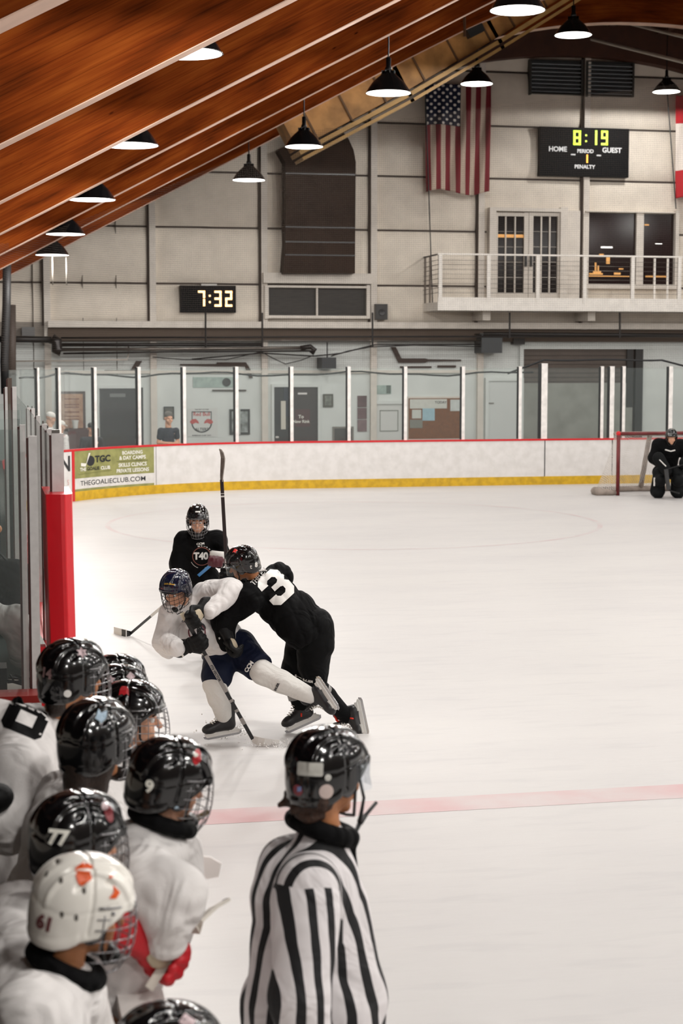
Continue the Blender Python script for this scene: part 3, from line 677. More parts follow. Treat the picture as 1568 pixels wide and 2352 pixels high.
c = onY(1130, 767, YW-.9); MB().box((c[0]-.4, YW-.93, c[2]-.02), (c[0]+.1, YW-.2, c[2]+.02)).build('lid_edge', M_black, jb)
jb = simple('junction_box', 'small dark electrical box hanging above the framed pictures', 'electrical box', (739, 821, 772, 847), .8, MATS['grey_box'])
MB().tube([onY(751, 786, YW-.5), onY(751, 822, YW-.5)], .02, 6).build('stem', M_dpipe, jb)
eb = simple('emergency_lamp', 'small dark oblong fitting near the roller door top', 'light', (1179, 777, 1205, 791), .3, M_darkg); eb
MB().tube([onY(1175, 777, YW-.3), onY(1160, 777, YW-.3)], .01, 5).build('wire', M_darkg, eb)
# decorative hockey sticks painted dark on wall
def wall_shape(name, label, polys, m, cat, Y=YW-.14, th=.05):
    v = []; f = []
    for p in polys:
        A = [onY(x, y, Y) for x, y in p]; n = len(A); o = len(v); v += [tuple(a) for a in A]+[(a[0], a[1]-th, a[2]) for a in A]
        f += [tuple(o+i for i in range(n)), tuple(o+n+i for i in range(n-1, -1, -1))]+[(o+i, o+(i+1) % n, o+(i+1) % n+n, o+i+n) for i in range(n)]
    o = link(name, v, f, m); return tag(o, label, cat)
Mst = mat('old_stick_brown', '3a2c25', .6)
wall_shape('wall_mounted_stick', 'dark hockey stick mounted on the wall right of the small electrical box', [[(897, 797), (908, 797), (921, 823), (975, 823), (982, 825), (1058, 826), (1058, 829), (982, 830), (975, 833), (914, 833)]], Mst, 'hockey stick')
wall_shape('wall_mounted_stick', 'straight dark stick shaft mounted under the bent wall stick', [[(918, 841), (990, 841), (990, 845), (918, 845)], [(1004, 839), (1046, 839), (1046, 844), (1004, 844)]], Mst, 'hockey stick')
wall_shape('wall_mounted_stick', 'brown hockey stick mounted above the banner left of centre', [[(413, 836), (496, 836), (498, 832), (564, 832), (573, 846), (580, 868), (572, 868), (562, 841), (498, 841), (413, 839)]], Mst, 'hockey stick')
wall_shape('wall_mounted_stick', 'dark hockey stick mounted above the wide black door', [[(160, 853), (240, 852), (240, 850), (300, 850), (312, 829), (326, 829), (308, 858), (240, 858), (160, 857)]], Mst, 'hockey stick')
wall_shape('wall_mounted_stick', 'short dark rod mounted below the green banner', [[(487, 895), (565, 895), (565, 898), (487, 898)]], Mst, 'hockey stick')
# ---------------- lower wall items ----------------
def framed(name, label, q, mf, mi, cat='picture', bw=4):
    o = thing(name, label, cat, tuple(onY((q[0]+q[2])/2, q[3], YW-.1)))
    wbox(*q, YW-.1, .05).build('frame', mf, o); wbox(q[0]+bw, q[1]+bw, q[2]-bw, q[3]-bw, YW-.14, .02).build('print', mi, o); return o
Mbf = mat('brown_frame', '37201a', .5)
fp = framed('framed_notice', 'large brown framed parchment notice on the back wall at left', (127, 899, 197, 990), Mbf, mat('parchment', 'b79377', .6, color2='94694e', nscale=5), 'picture', 6)
for y in (915, 928, 934, 945, 955, 962): wbox(148, y, 182, y+2.5, YW-.17, .004).build('text_line', mat('brown_ink', '7b4a35', .6), fp)
framed('framed_picture', 'small dark framed picture behind the head of the folded-arms man', (376, 934, 400, 962), M_darkg, mat('dim_print', '57564f', .6), bw=3)
fp = framed('framed_picture', 'dark framed portrait left of the glass post by the door', (527, 940, 574, 998), M_darkg, mat('grey_print', '9aa19f', .6, color2='4d4f4e', nscale=5), bw=5)
wbox(540, 940, 552, 998, YW-.16, .01).build('inner_divider', mat('white_mount', 'b9bcb9', .6), fp)
framed('framed_picture', 'small grey framed certificate right of the maroon door', (742, 905, 765, 935), mat('bronze_frame', '4b4a40', .5), mat('green_grey_print', '7f837a', .6, color2='585c55', nscale=9), bw=4)
framed('wall_radiator', 'low dark framed heater panel under the small certificate', (764, 980, 812, 1020), mat('heater_frame', '77736c', .5), mat('heater_core', '3c3a38', .5, noise=.5, nscale=8), 'heater', 4)
rp = thing('poster_strip', 'narrow faded maroon poster strip of three panels on the wall', 'poster', tuple(onY(833, 990, YW-.1)))
for a, b_, cc in ((909, 935, '5e4246'), (937, 962, '6b4f53'), (964, 991, '7d6468')): wbox(821, a, 842, b_, YW-.1, .03).build('panel', mat('maroon_'+cc, cc, .6, noise=.3, nscale=7), rp)
# clock-face club banner
bn = thing('club_banner', 'white wall poster with two red bulls over a black ring and the words Red Bull', 'poster', tuple(onY(462, 1002, YW-.1)))
wbox(430, 938, 500, 1003, YW-.1, .015).build('sheet', mat('white_poster', 'cccdca', .6), bn)
def px_poly(name, polys, m, Y, parent):
    v = []; f = []
    for p in polys: o = len(v); v += [tuple(onY(x, y, Y)) for x, y in p]; f.append(tuple(range(o, o+len(p))))
    return link(name, v, f, m, parent)
Yp = YW-.125
px_poly('ring', [[(463+(r*math.cos(a)), 970+1.0*(r*math.sin(a))) for r, a in ((21, a0), (24, a0), (24, a0+.12), (21, a0+.12))] for a0 in np.arange(.05, 3.05, .12)]+[[(440, 945), (486, 945), (486, 947), (440, 947)], [(440, 945), (442, 945), (442, 972), (440, 972)], [(484, 945), (486, 945), (486, 972), (484, 972)]], M_ink, Yp, bn)
Mrb = mat('faded_red_ink', 'b84a48', .6)
flat_sign('lettering', text_2d('Red Bull', 1, .02), Yp, 463, 951, 9, Mrb, bn, sx=.95)
px_poly('bull_mark', [[(436, 968), (441, 963), (449, 962), (455, 967), (457, 973), (449, 971), (443, 974), (437, 972)], [(489, 968), (484, 963), (476, 962), (470, 967), (468, 973), (476, 971), (482, 974), (488, 972)]], Mrb, Yp-.004, bn)
flat_sign('lettering', text_2d('ALTERS', 1, .02), Yp, 463, 986, 7, M_ink, bn)
flat_sign('lettering', text_2d('THE KEY TO THIS', 1, .02), Yp, 463, 940.5, 3, M_ink, bn); flat_sign('lettering', text_2d('SOMEBODY IN MY WAY', 1, .02), Yp, 463, 1000, 3, M_ink, bn)
bn = thing('wall_banner', 'pale green faded banner high on the wall above the red bull poster', 'banner', tuple(onY(490, 890, YW-.1)))
wbox(443, 866, 536, 890, YW-.1, .02).build('sheet', mat('pale_green_print', 'a2b2ab', .6, color2='8fa09a', nscale=6), bn)
c = onY(520, 878, YW-.14); MB().lathe(c, [(.001, .01), (.13, .01), (.13, 0)], 24, (0, -1, 0)).build('puck_mark', M_black, bn)
for q, l in (((865, 885, 898, 905), 'small pale green notice left of the cork board'),):
    o = simple('wall_notice', l, 'notice', q, .02, MATS['pale_green_print']); wbox(888, 885, 897, 903, YW-.12, .02).build('dark_block', mat('grey_ink2', '5b6660', .6), o)
# doors of the lower wall
def ldoor(idx, label, q, m, extra=None):
    o = thing('door_%d' % idx, None, None, tuple(onY((q[0]+q[2])/2, q[3], YW)), kind='structure'); o['label'] = label
    fr = MB(); wbox(q[0]-6, q[1]-7, q[2]+6, q[1], YW-.08, .12, fr); wbox(q[0]-6, q[1]-7, q[0], q[3], YW-.08, .12, fr); wbox(q[2], q[1]-7, q[2]+6, q[3], YW-.08, .12, fr)
    fr.build('door_frame', M_lowwall, o); wbox(*q, YW-.08, .05).build('door_leaf', m, o); return o
Mbd = mat('black_door', '191a1d', .5)
d2 = ldoor(2, 'wide black door behind the glass at left', (229, 892, 318, 1060), Mbd)
wbox(229, 925, 318, 1000, YW-.13, .01).build('lower_panel', mat('dark_grey_door', '2a292c', .6, noise=.2, nscale=3), d2)
wbox(252, 904, 288, 912, YW-.13, .02).build('sign_plate', mat('plate_grey', '6a6d6c', .5), d2); wbox(311, 1008, 316, 1020, YW-.13, .05).build('handle', M_pipe, d2)
wbox(323, 890, 330, 1060, YW-.1, .05).build('side_post', M_darkg, d2)
d3 = ldoor(3, 'black door with a tall narrow white panel', (630, 889, 666, 1060), Mbd)
wbox(645, 921, 656, 986, YW-.13, .02).build('white_panel', mat('white_panel', 'c9c4b8', .6), d3); wbox(651, 889, 666, 956, YW-.13, .01).build('blue_upper_panel', mat('navy_panel', '121a2c', .4), d3)
wbox(633, 1002, 640, 1006, YW-.13, .05).build('handle', M_white, d3)
d4 = ldoor(4, 'dark maroon door lettered To New Rink', (672, 889, 730, 1060), mat('maroon_door', '2e2526', .5))
wbox(677, 940, 712, 980, YW-.13, .012).build('maroon_sign', mat('maroon_sign', '452226', .5), d4)
flat_sign('lettering', text_2d('To', 1, .02), YW-.15, 691, 957, 8, M_wink, d4); flat_sign('lettering', text_2d('New Rink', 1, .02), YW-.15, 692, 968, 7, M_wink, d4)
wbox(684, 902, 705, 906, YW-.13, .02).build('door_closer', M_alu, d4)
d5 = ldoor(5, 'pale cupboard door with recessed panel left of the cork board', (861, 928, 925, 1060), MATS['white_poster'])
fr = MB()
for q in ((872, 942, 914, 943.5), (872, 989, 914, 990.5), (872, 942, 873.5, 990), (913, 942, 914.5, 990)): wbox(*q, YW-.13, .02, fr)
fr.build('panel_moulding', mat('grey_line', '83867f', .6), d5)
d6 = ldoor(6, 'plain white door between the cork board and the roller door', (1121, 875, 1195, 1060), mat('white_door', 'c9ccca', .5))
wbox(1123, 925, 1134, 927, YW-.13, .04).build('handle', M_pipe, d6)
rd = ldoor(7, 'wide brown-grey roller door behind the right-hand glass', (1200, 802, 1472, 1080), mat('roller_brown', '51463e', .5, noise=.2, nscale=2))
for k in range(22):
    y = 806+k*10; wbox(1200, y, 1472, y+1.2, YW-.13, .015).build('slat_line', mat('roller_line', '352c27', .6), rd)
wbox(1460, 802, 1473, 1060, YW-.1, .2).build('guide_rail', M_darkg, rd)
wbox(1440, 802, 1452, 935, YW-.1, .12).build('guide_rail', M_darkg, rd)
wbox(1200, 880, 1450, 1060, YW-.14, .05).build('lower_shutter', mat('roller_pale', '8d8f88', .5, color2='7b7c75', nscale=1.5), rd)
# cork board
cb = thing('bulletin_board', 'brown cork notice board with white and blue papers', 'notice board', tuple(onY(1000, 1008, YW-.1)))
wbox(936, 911, 1064, 1011, YW-.1, .06).build('frame', M_trimw, cb); wbox(938, 915, 1059, 1007, YW-.15, .02).build('cork', mat('cork', '7c4a25', .8, noise=.25, nscale=12), cb)
for q, cc, nm in (((941, 917, 1026, 938), 'cfd0c8', 'white_banner'), ((1034, 918, 1056, 944), 'cbd0cd', 'white_paper'), ((946, 941, 967, 961), 'c9ccc5', 'white_paper'), ((970, 938, 998, 966), '9fbfcb', 'blue_paper'), ((941, 964, 970, 983), '7f7f76', 'grey_paper')):
    wbox(*q, YW-.17, .01).build(nm, mat('paper_'+cc, cc, .7, noise=.1, nscale=9), cb)
flat_sign('lettering', text_2d('TODAY', 1, .02), YW-.185, 1012, 924, 6, M_darkg, cb)
# ---------------- left edge items ----------------
wpipe('black_column', 'thick black padded column at the left edge of the rink end', [(16, 600), (15, 700), (10, 830), (12, 905)], 44.0, .11, M_ropeblk, 'column')
wpipe('wall_conduit', 'pale grey vertical conduit beside the left column', [(27, 700), (28, 890)], 50, .12, mat('brown_grey_conduit', '554a44', .6), 'pipe')
for x, l in ((120, 'left'), (152, 'right')):
    wpipe('hanging_chain', 'thin silver chain hanging from the corner lamp, the %s one of two' % l, [(x, 590), (x+1, 655)], 43, .016, mat('silver_chain', '8f8880', .4, .4, bump=.8, bscale=12), 'chain')
wbox(50, 751, 80, 775, YW-.1, .3).build('wall_speaker', M_black); tag(bpy.data.objects[-1] if False else COL.objects[-1], 'small black box on the wall near the left column', 'speaker')
for px in (75, 151, 190, 265, 424):
    pass
k = 0
for px, y0 in ((76, 575), (190, 540), (267, 505)):
    wbox(px-1.5, y0, px+1.5, 860, YW-.05, .06).build('trim_%d' % (60+k), M_seam_shade, kind='structure'); k += 1
# hose loop
# ---------------- pendant lamps ----------------
def lamp_proto(name, label, loc, group, stem=1.2, power=True):
    o = thing(name, label, 'lamp', tuple(loc), group); c = np.array(loc, float); r = .41
    pr = [(.062, .40), (.075, .36), (.13, .335), (.16, .30), (.22, .25), (.30, .17), (.37, .07), (r, .0), (r+.012, -.012)]
    inn = [(r-.005, -.012), (.365, .06), (.29, .16), (.2, .24), (.0001, .27)]
    MB().lathe(c, pr+inn[:1], 40).build('shade', mat('lamp_black_enamel', '0f1012', .25, coat=.5), o, smooth=True)
    MB().lathe(c, inn, 40).build('reflector', mat('white_reflector', 'ffffff', .4, emit=LAMP_GLOW*.25), o, smooth=True)
    MB().lathe(c, [(.0001, .03), (.2, .03), (.36, .045)], 40).build('lens', mat('lamp_lens', 'fffaf4', .4, emit=LAMP_GLOW), o)
    for k in range(8):
        a = k*math.pi/4; MB().obox(c+V(.1*math.cos(a), .1*math.sin(a), .36), [(math.cos(a), math.sin(a), 0), (-math.sin(a), math.cos(a), 0), (0, 0, 1)], (.03, .008, .035)).build('cooling_fin', MATS['lamp_black_enamel'], o)
    MB().lathe(c, [(.001, .40), (.06, .40), (.065, .44), (.045, .47), (.045, .62), (.02, .64), (.001, .64)], 20).build('socket', M_black, o, smooth=True)
    MB().tube([c+V(0, 0, .62), c+V(0, 0, .62+stem)], .014, 8).build('stem', M_black, o)
    if power:
        ld = bpy.data.lights.new('lamp_light', 'SPOT'); ld.spot_size = math.radians(177); ld.spot_blend = .04; ld.shadow_soft_size = .3; ld.energy = LAMP_POWER; ld.color = (1, .97, .93)
        lo = bpy.data.objects.new('lamp_light', ld); COL.objects.link(lo); lo.parent = o; lo.location = (0, 0, -.03)
    return o
lamps = [(2.2, 18.9, 6.34, 'pendant lamp half hidden behind the nearest beam, largest of the left row'), (2.08, 24.8, 6.06, 'pendant lamp below the second wood beam, second largest of the left row'), (1.91, 30.8, 5.83, 'pendant lamp in the middle of the left row against the wood beams'),
 (1.71, 36.7, 5.64, 'dark pendant lamp near the bottom of the wood beams at left'), (1.66, 42.7, 5.56, 'small pendant lamp lowest at the left edge with chains beneath'), (7.86, 24.8, 8.19, 'large pendant lamp cut by the top edge in front of the tan duct'),
 (7.31, 30.8, 7.86, 'pendant lamp hanging in front of the tan duct left of the American flag'), (6.84, 36.7, 7.59, 'pendant lamp hanging above the curved top of the brown duct'), (6.55, 42.7, 7.48, 'pendant lamp hanging just right of the digital clock, above it'),
 (12.93, 36.7, 10.19, 'pendant lamp hanging above the louvre shutters'), (12.46, 42.7, 10.04, 'pendant lamp in front of the top of the American flag'), (20.07, 48.6, 10.97, 'pendant lamp at the right edge beside the red banded flag')]
for i, (x, y, z, l) in enumerate(lamps):
    lamp_proto('pendant_lamp', 'black domed '+l, (x, y, z), 'black domed pendant lamps in rows', stem=max(.3, roof_z(x)+DEP-.3-z-.62))
# the rows go on over the ice outside the picture
for x, z in ((2.2, 6.3), (8, 8.2), (14, 10.2), (20, 10.6), (26, 8.6)):
    for y in (-4.2, 1.5, 7, 12.9, 18.9, 24.8, 30.8, 36.7, 42.7):
        if any(abs(x-a) < 2.6 and abs(y-b_) < 2 for a, b_, c_, d_ in lamps): continue
        px, py = proj((x, y, z)) if y > .5 else (9999, 0)
        if x < 3 and y == 7: continue
        if y > 2 and -80 < px < 1650 and py > -60: continue
        o = thing('pendant_lamp', 'black domed pendant lamp further along the rows, above the picture', 'lamp', (x, y, z), 'black domed pendant lamps in rows')
        c = V(x, y, z); MB().lathe(c, [(.062, .40), (.16, .30), (.30, .17), (.41, 0)], 24).build('shade', MATS['lamp_black_enamel'], o, smooth=True)
        MB().lathe(c, [(.0001, .03), (.36, .03)], 24).build('lens', MATS['lamp_lens'], o)
        ld = bpy.data.lights.new('lamp_light', 'SPOT'); ld.spot_size = math.radians(177); ld.spot_blend = .04; ld.shadow_soft_size = .3; ld.energy = LAMP_POWER; ld.color = (1, .97, .93)
        lo = bpy.data.objects.new('lamp_light', ld); COL.objects.link(lo); lo.parent = o; lo.location = (0, 0, -.03)
# sprinkler pipes under the deck
for (x0, y0, x1, y1, l) in ((1437, 52, 1600, 92, 'upper white pipe crossing under the roof at the top right'), (1358, 90, 1600, 150, 'lower white pipe crossing under the roof at the top right')):
    a = onY(x0, y0, 50.5); b_ = onY(x1, y1, 44.5); tag(MB().tube([a, b_], .05, 8).build('roof_pipe', mat('white_pipe', 'c9c0b6', .4)), l, 'pipe')
for (x, y0, y1) in ((1036, 0, 48), (1067, 0, 84)):
    a = onY(x-2, -30, 38.9); b_ = onY(x, y1, 38.9); tag(MB().tube([a, b_], .035, 6).build('hanger_rod', mat('rusty_rod', '5a3a22', .6)), 'brown threaded rod hanging beside the tan duct, the %s one' % ('shorter' if y1 < 60 else 'longer'), 'rod')
# ---------------- organic surface toolkit ----------------
def C_(a, b, ra, rb=None, n=None, s=1., op=0): return dict(t='c', a=np.array(a, float), b=np.array(b, float), ra=ra, rb=ra if rb is None else rb, n=None if n is None else nrm(n), s=s, op=op)
def E_(c, r, R=None, op=0): return dict(t='e', c=np.array(c, float), r=np.array(r, float), R=np.eye(3) if R is None else np.array(R, float), op=op)
def smin(a, b, k):
    h = np.maximum(k-np.abs(a-b), 0)/k
    return np.minimum(a, b)-h*h*k*.25
def prim_d(p, P):
    if p['t'] == 'c':
        a, b = p['a'], p['b']; Q = P
        if p['n'] is not None:
            n = p['n']; k = 1/p['s']-1; Q = P+((P-a)@n)[..., None]*k*n; b = b+((b-a)@n)*k*n
        ba = b-a; L2 = max(ba@ba, 1e-9); h = np.clip(((Q-a)@ba)/L2, 0, 1)
        d = np.linalg.norm(Q-a-h[..., None]*ba, axis=-1)-(p['ra']+(p['rb']-p['ra'])*h)
        return d*(min(1, p['s']) if p['n'] is not None else 1)
    q = (P-p['c'])@p['R'].T; r = p['r']; k0 = np.linalg.norm(q/r, axis=-1); k1 = np.linalg.norm(q/(r*r), axis=-1)
    return k0*(k0-1)/np.maximum(k1, 1e-6)
def prim_box(p):
    if p['t'] == 'c':
        m = max(p['ra'], p['rb'])*max(1, p['s']); return np.minimum(p['a'], p['b'])-m, np.maximum(p['a'], p['b'])+m
    m = max(p['r']); return p['c']-m, p['c']+m
def sdf_mesh(prims, vox, k, disp=None, cut=None):
    bx = [prim_box(p) for p in prims if not p['op']]; pad = 3*vox+.02
    lo = np.min([b[0] for b in bx], 0)-pad; hi = np.max([b[1] for b in bx], 0)+pad
    n = np.ceil((hi-lo)/vox).astype(int)+1
    ax = [lo[i]+vox*np.arange(n[i]) for i in range(3)]; D = np.full(n, .5)
    for p in prims:
        b = prim_box(p); e = k+3*vox+.01; i0 = np.maximum(((b[0]-e-lo)/vox).astype(int), 0); i1 = np.minimum(((b[1]+e-lo)/vox).astype(int)+2, n)
        sl = tuple(slice(i0[i], i1[i]) for i in range(3))
        if any(i1 <= i0): continue
        P = np.stack(np.meshgrid(*[ax[i][i0[i]:i1[i]] for i in range(3)], indexing='ij'), -1); d = prim_d(p, P)
        D[sl] = -smin(-D[sl], d, min(k, .012)) if p['op'] else smin(D[sl], d, k)
    if cut or disp:
        P = np.stack(np.meshgrid(*ax, indexing='ij'), -1)
        if disp: D = D+np.where(np.abs(D) < .08, disp(P), 0)
        for c0, nn in (cut or []): D = np.maximum(D, (P-np.array(c0))@nrm(nn))
    S = D < 0
    nx, ny, nz = D.shape
    cell = np.zeros((nx-1, ny-1, nz-1), int)
    for a in (0, 1):
        for b in (0, 1):
            for c in (0, 1): cell += S[a:nx-1+a, b:ny-1+b, c:nz-1+c]
    act = (cell > 0) & (cell < 8); idx = -np.ones(act.shape, int); ids = np.argwhere(act); idx[act] = np.arange(len(ids))
    pos = np.zeros((len(ids), 3)); cnt = np.zeros(len(ids)); I = ids
    for axd in range(3):
        o1, o2 = [q for q in range(3) if q != axd]
        for a in (0, 1):
            for b in (0, 1):
                c0 = I.copy(); c0[:, o1] += a; c0[:, o2] += b; c1 = c0.copy(); c1[:, axd] += 1
                d0 = D[tuple(c0.T)]; d1 = D[tuple(c1.T)]; m = (d0 < 0) != (d1 < 0); t = np.where(m, d0/np.where(m, d0-d1, 1), 0)
                pt = c0.astype(float); pt[:, axd] += t; pos[m] += pt[m]; cnt[m] += 1
    pos /= cnt[:, None]; verts = lo+pos*vox; faces = []
    for axd in range(3):
        o1, o2 = [(1, 2), (2, 0), (0, 1)][axd]; sl0 = [slice(None)]*3; sl1 = [slice(None)]*3; sl0[axd] = slice(0, -1); sl1[axd] = slice(1, None)
        A, B = S[tuple(sl0)], S[tuple(sl1)]
        for flip, M_ in ((0, A & ~B), (1, ~A & B)):
            e = np.argwhere(M_); e = e[(e[:, o1] > 0) & (e[:, o2] > 0)]
            if not len(e): continue
            def cl(da, db): q = e.copy(); q[:, o1] -= da; q[:, o2] -= db; return idx[tuple(q.T)]
            q = np.stack([cl(1, 1), cl(0, 1), cl(0, 0), cl(1, 0)], 1); faces.append(q[:, ::-1] if flip else q)
    faces = np.concatenate(faces); faces = faces[(faces >= 0).all(1)]
    return verts, faces
def fold(seed, amp, f=14., vert=None):
    r = np.random.RandomState(seed); Ds = [nrm(r.normal(size=3)) for _ in range(4)]
    def g(P):
        w_ = np.zeros(P.shape[:-1])
        for i, d in enumerate(Ds):
            e = Ds[(i+1) % 4]; x = P@d*f*(1+.35*i)+1.6*np.sin(P@e*f*.45+i)
            w_ += (1-np.abs(np.sin(x*.5)))**2*(.5 if i < 2 else .35)
        return (w_-.5)*amp
    return g
def organic(name, prims, m, parent, vox=.012, k=.03, disp=None, cut=None, lab=None, uvf=None):
    v, f = sdf_mesh(prims, vox, k, disp, cut)
    o = link(name, v, f, m, parent, True, uvf(v) if uvf is not None else None, lab)
    o['_n'] = 0; del o['_n']
    BV[o] = BVHTree.FromPolygons([Vector(x) for x in v], [tuple(int(i) for i in q) for q in f])
    return o
BV = {}
def frame(pos, fwd, up=(0, 0, 1)):
    f = nrm(fwd); r = nrm(np.cross(f, up)); u = np.cross(r, f); return np.array(pos, float), np.stack([r, f, u])   # rows: right, forward, up
def TW(M, p): return M[0]+np.asarray(p, float)@M[1]
def tp(M, prim, s=1.):
    q = dict(prim)
    if q['t'] == 'c':
        q['a'] = TW(M, q['a']*s); q['b'] = TW(M, q['b']*s); q['ra'] *= s; q['rb'] *= s
        if q['n'] is not None: q['n'] = q['n']@M[1]
    else: q['c'] = TW(M, q['c']*s); q['r'] = q['r']*s; q['R'] = q['R']@M[1]
    return q
def dC(a, b, c): return RGT*a+V(0, 0, 1)*b+FH*c
def decal(name, vf, bvh, origin, normal, up, h, m, parent, lift=.003, sx=1., lab=None):
    v, f = vf; v = v-(v.max(0)+v.min(0))/2; s = h/(v[:, 1].max()-v[:, 1].min()); N = nrm(normal); U = nrm(np.array(up)-N*(np.array(up)@N)); R = np.cross(U, N)
    o = np.array(origin, float); P = []; ok = []
    for x, y in v:
        st = o+R*x*s*sx+U*y*s+N*.25; hit = bvh.ray_cast(Vector(st), Vector(-N), .6)
        if hit[0] is None: P.append(None); ok.append(False)
        else: P.append(np.array(hit[0])+N*lift); ok.append(True)
    if not any(ok): return None
    dm = np.mean([(p_-o)@N for p_ in P if p_ is not None])
    P = [p_ if p_ is not None else o+R*x*s*sx+U*y*s+N*dm for p_, (x, y) in zip(P, v)]
    if sum(ok) < len(ok)*.8: f = [q for q in f if all(ok[i] for i in q)]
    if not f: return None
    return link(name, P, f, m, parent, lab=lab)
def decal_px(name, vf, bvh, px, py, h, m, parent, rot=0, lift=.003, sx=1., lab=None, nmix=.6):
    d = nrm(ray(px, py)); hit = bvh.ray_cast(Vector(CAM), Vector(d), 60)
    if hit[0] is None: return None
    hn = np.array(hit[1]); hn = hn if hn@d < 0 else -hn; N = nrm(hn*nmix-d*(1-nmix))
    u = V(0, 0, 1)*math.cos(rot)+RGT*math.sin(rot)
    return decal(name, vf, bvh, np.array(hit[0]), N, u, h, m, parent, lift, sx, lab)
# ---- people materials
M_skin = mat('skin', 'd6a184', .55, noise=.12, nscale=20); M_skin.node_tree.nodes['Principled BSDF'].inputs['Subsurface Weight'].default_value = .08
M_skin.node_tree.nodes['Principled BSDF'].inputs['Subsurface Radius'].default_value = (.02, .008, .004)
M_skin2 = mat('tanned_skin', 'b87a50', .55, noise=.15, nscale=20)
M_hair = mat('brown_hair', '2a1a11', .6, noise=.4, nscale=60, bump=.5, bscale=90)
M_ghair = mat('grey_hair', '5f5a55', .7, noise=.3, nscale=60)
M_eye = mat('eye_white', 'e8e4e0', .2); M_iris = mat('eye_iris', '1d120c', .15)
M_hblk = mat('helmet_black', '08080a', .16, coat=.6); M_hnavy = mat('helmet_navy', '0c1128', .16, coat=.6); M_hwht = mat('helmet_white', 'e9e5dd', .22, coat=.4)
M_cage = mat('cage_steel', '8d8c8e', .3, .8); M_cageb = mat('cage_black', '17171a', .3, .3); M_strap = mat('black_strap', '0e0e10', .6); M_cup = mat('black_chin_cup', '101012', .4)
M_jw = mat('white_jersey', 'dfdbd9', .75, spec=.2, folds=.9, bump=.15, bscale=160)
M_jb = mat('black_jersey', '070708', .8, spec=.12, folds=.9, bump=.15, bscale=160)
M_pn = mat('navy_pants', '0a1228', .7, spec=.2, folds=.5); M_pb = mat('black_pants', '08090a', .75, spec=.15, folds=.6)
M_sw = mat('white_sock', 'd9d6d1', .8, folds=.6, bump=.3, bscale=180); M_sb = mat('black_sock', '08090a', .8, spec=.15, folds=.4)
M_glb = mat('black_glove', '060607', .6, spec=.25, bump=.3, bscale=60); M_glw = mat('glove_white_trim', 'dedbd6', .5); M_palm = mat('glove_palm', 'b9ab93', .7)
M_glr = mat('red_glove', 'b80f1d', .5, folds=.4); M_glm = mat('maroon_glove', '4a0d1a', .55, folds=.4)
M_boot = mat('skate_boot', '1d1c1e', .4, noise=.3, nscale=30); M_hold = mat('skate_holder', 'd8d6d2', .4); M_steel = mat('skate_steel', 'b5b5b8', .2, .9); M_lace = mat('lace', 'ddd8cf', .8); M_org = mat('orange_red_trim', 'e2341c', .5)
M_nav = mat('navy_polo', '111a2b', .8, folds=.5)
SD = [0]
def head_prims(M, neck_to, s=1., face=True, ears=True, chin=1.):
    L = [E_((0, -.012, .045), (.076, .097, .092)), E_((0, .03, -.03), (.057, .068, .082)), E_((0, .072, -.098), (.026, .022, .022))]
    if face:
        L += [C_((0, .098, .012), (0, .121, -.022), .009, .014), C_((-.036, .086, .03), (.036, .086, .03), .012), E_((.038, .068, -.028), (.026, .024, .026)), E_((-.038, .068, -.028), (.026, .024, .026)),
              C_((-.019, .095, -.056), (.019, .095, -.056), .008), C_((-.016, .092, -.07), (.016, .092, -.07), .009),
              E_((.031, .104, .006), (.017, .014, .010), op=1), E_((-.031, .104, .006), (.017, .014, .010), op=1), C_((-.02, .106, -.063), (.02, .106, -.063), .003, op=1)]
    if ears: L += [E_((.077, -.008, .0), (.010, .020, .032)), E_((-.077, -.008, .0), (.010, .020, .032))]
    L = [tp(M, p, s) for p in L]
    a = TW(M, (0, -.03*s, -.06*s)); L.append(C_(a, neck_to, .054*s, .062*s)); return L
def add_eyes(M, parent, s=1., squint=1.):
    for sx in (-1, 1):
        e = MB().sphere(TW(M, (.031*sx*s, .086*s, .006*s)), .0125*s, 8).build('eye', M_eye, parent, smooth=True)
        MB().sphere(TW(M, (.031*sx*s, .0925*s, .005*s)), .0072*s, 6).build('iris', M_iris, e, smooth=True)
        MB().tube([TW(M, (sx*x*s, y*s, z*s)) for x, y, z in ((.014, .099, .026), (.03, .101, .031), (.048, .088, .027))], .0042*s, 6).build('eyebrow', M_hair, parent, smooth=True)
RIMA = [0, 50, 68, 82, 108, 122, 140, 180]; RIMZ = [.052, .044, .012, -.03, -.042, -.062, -.076, -.08]
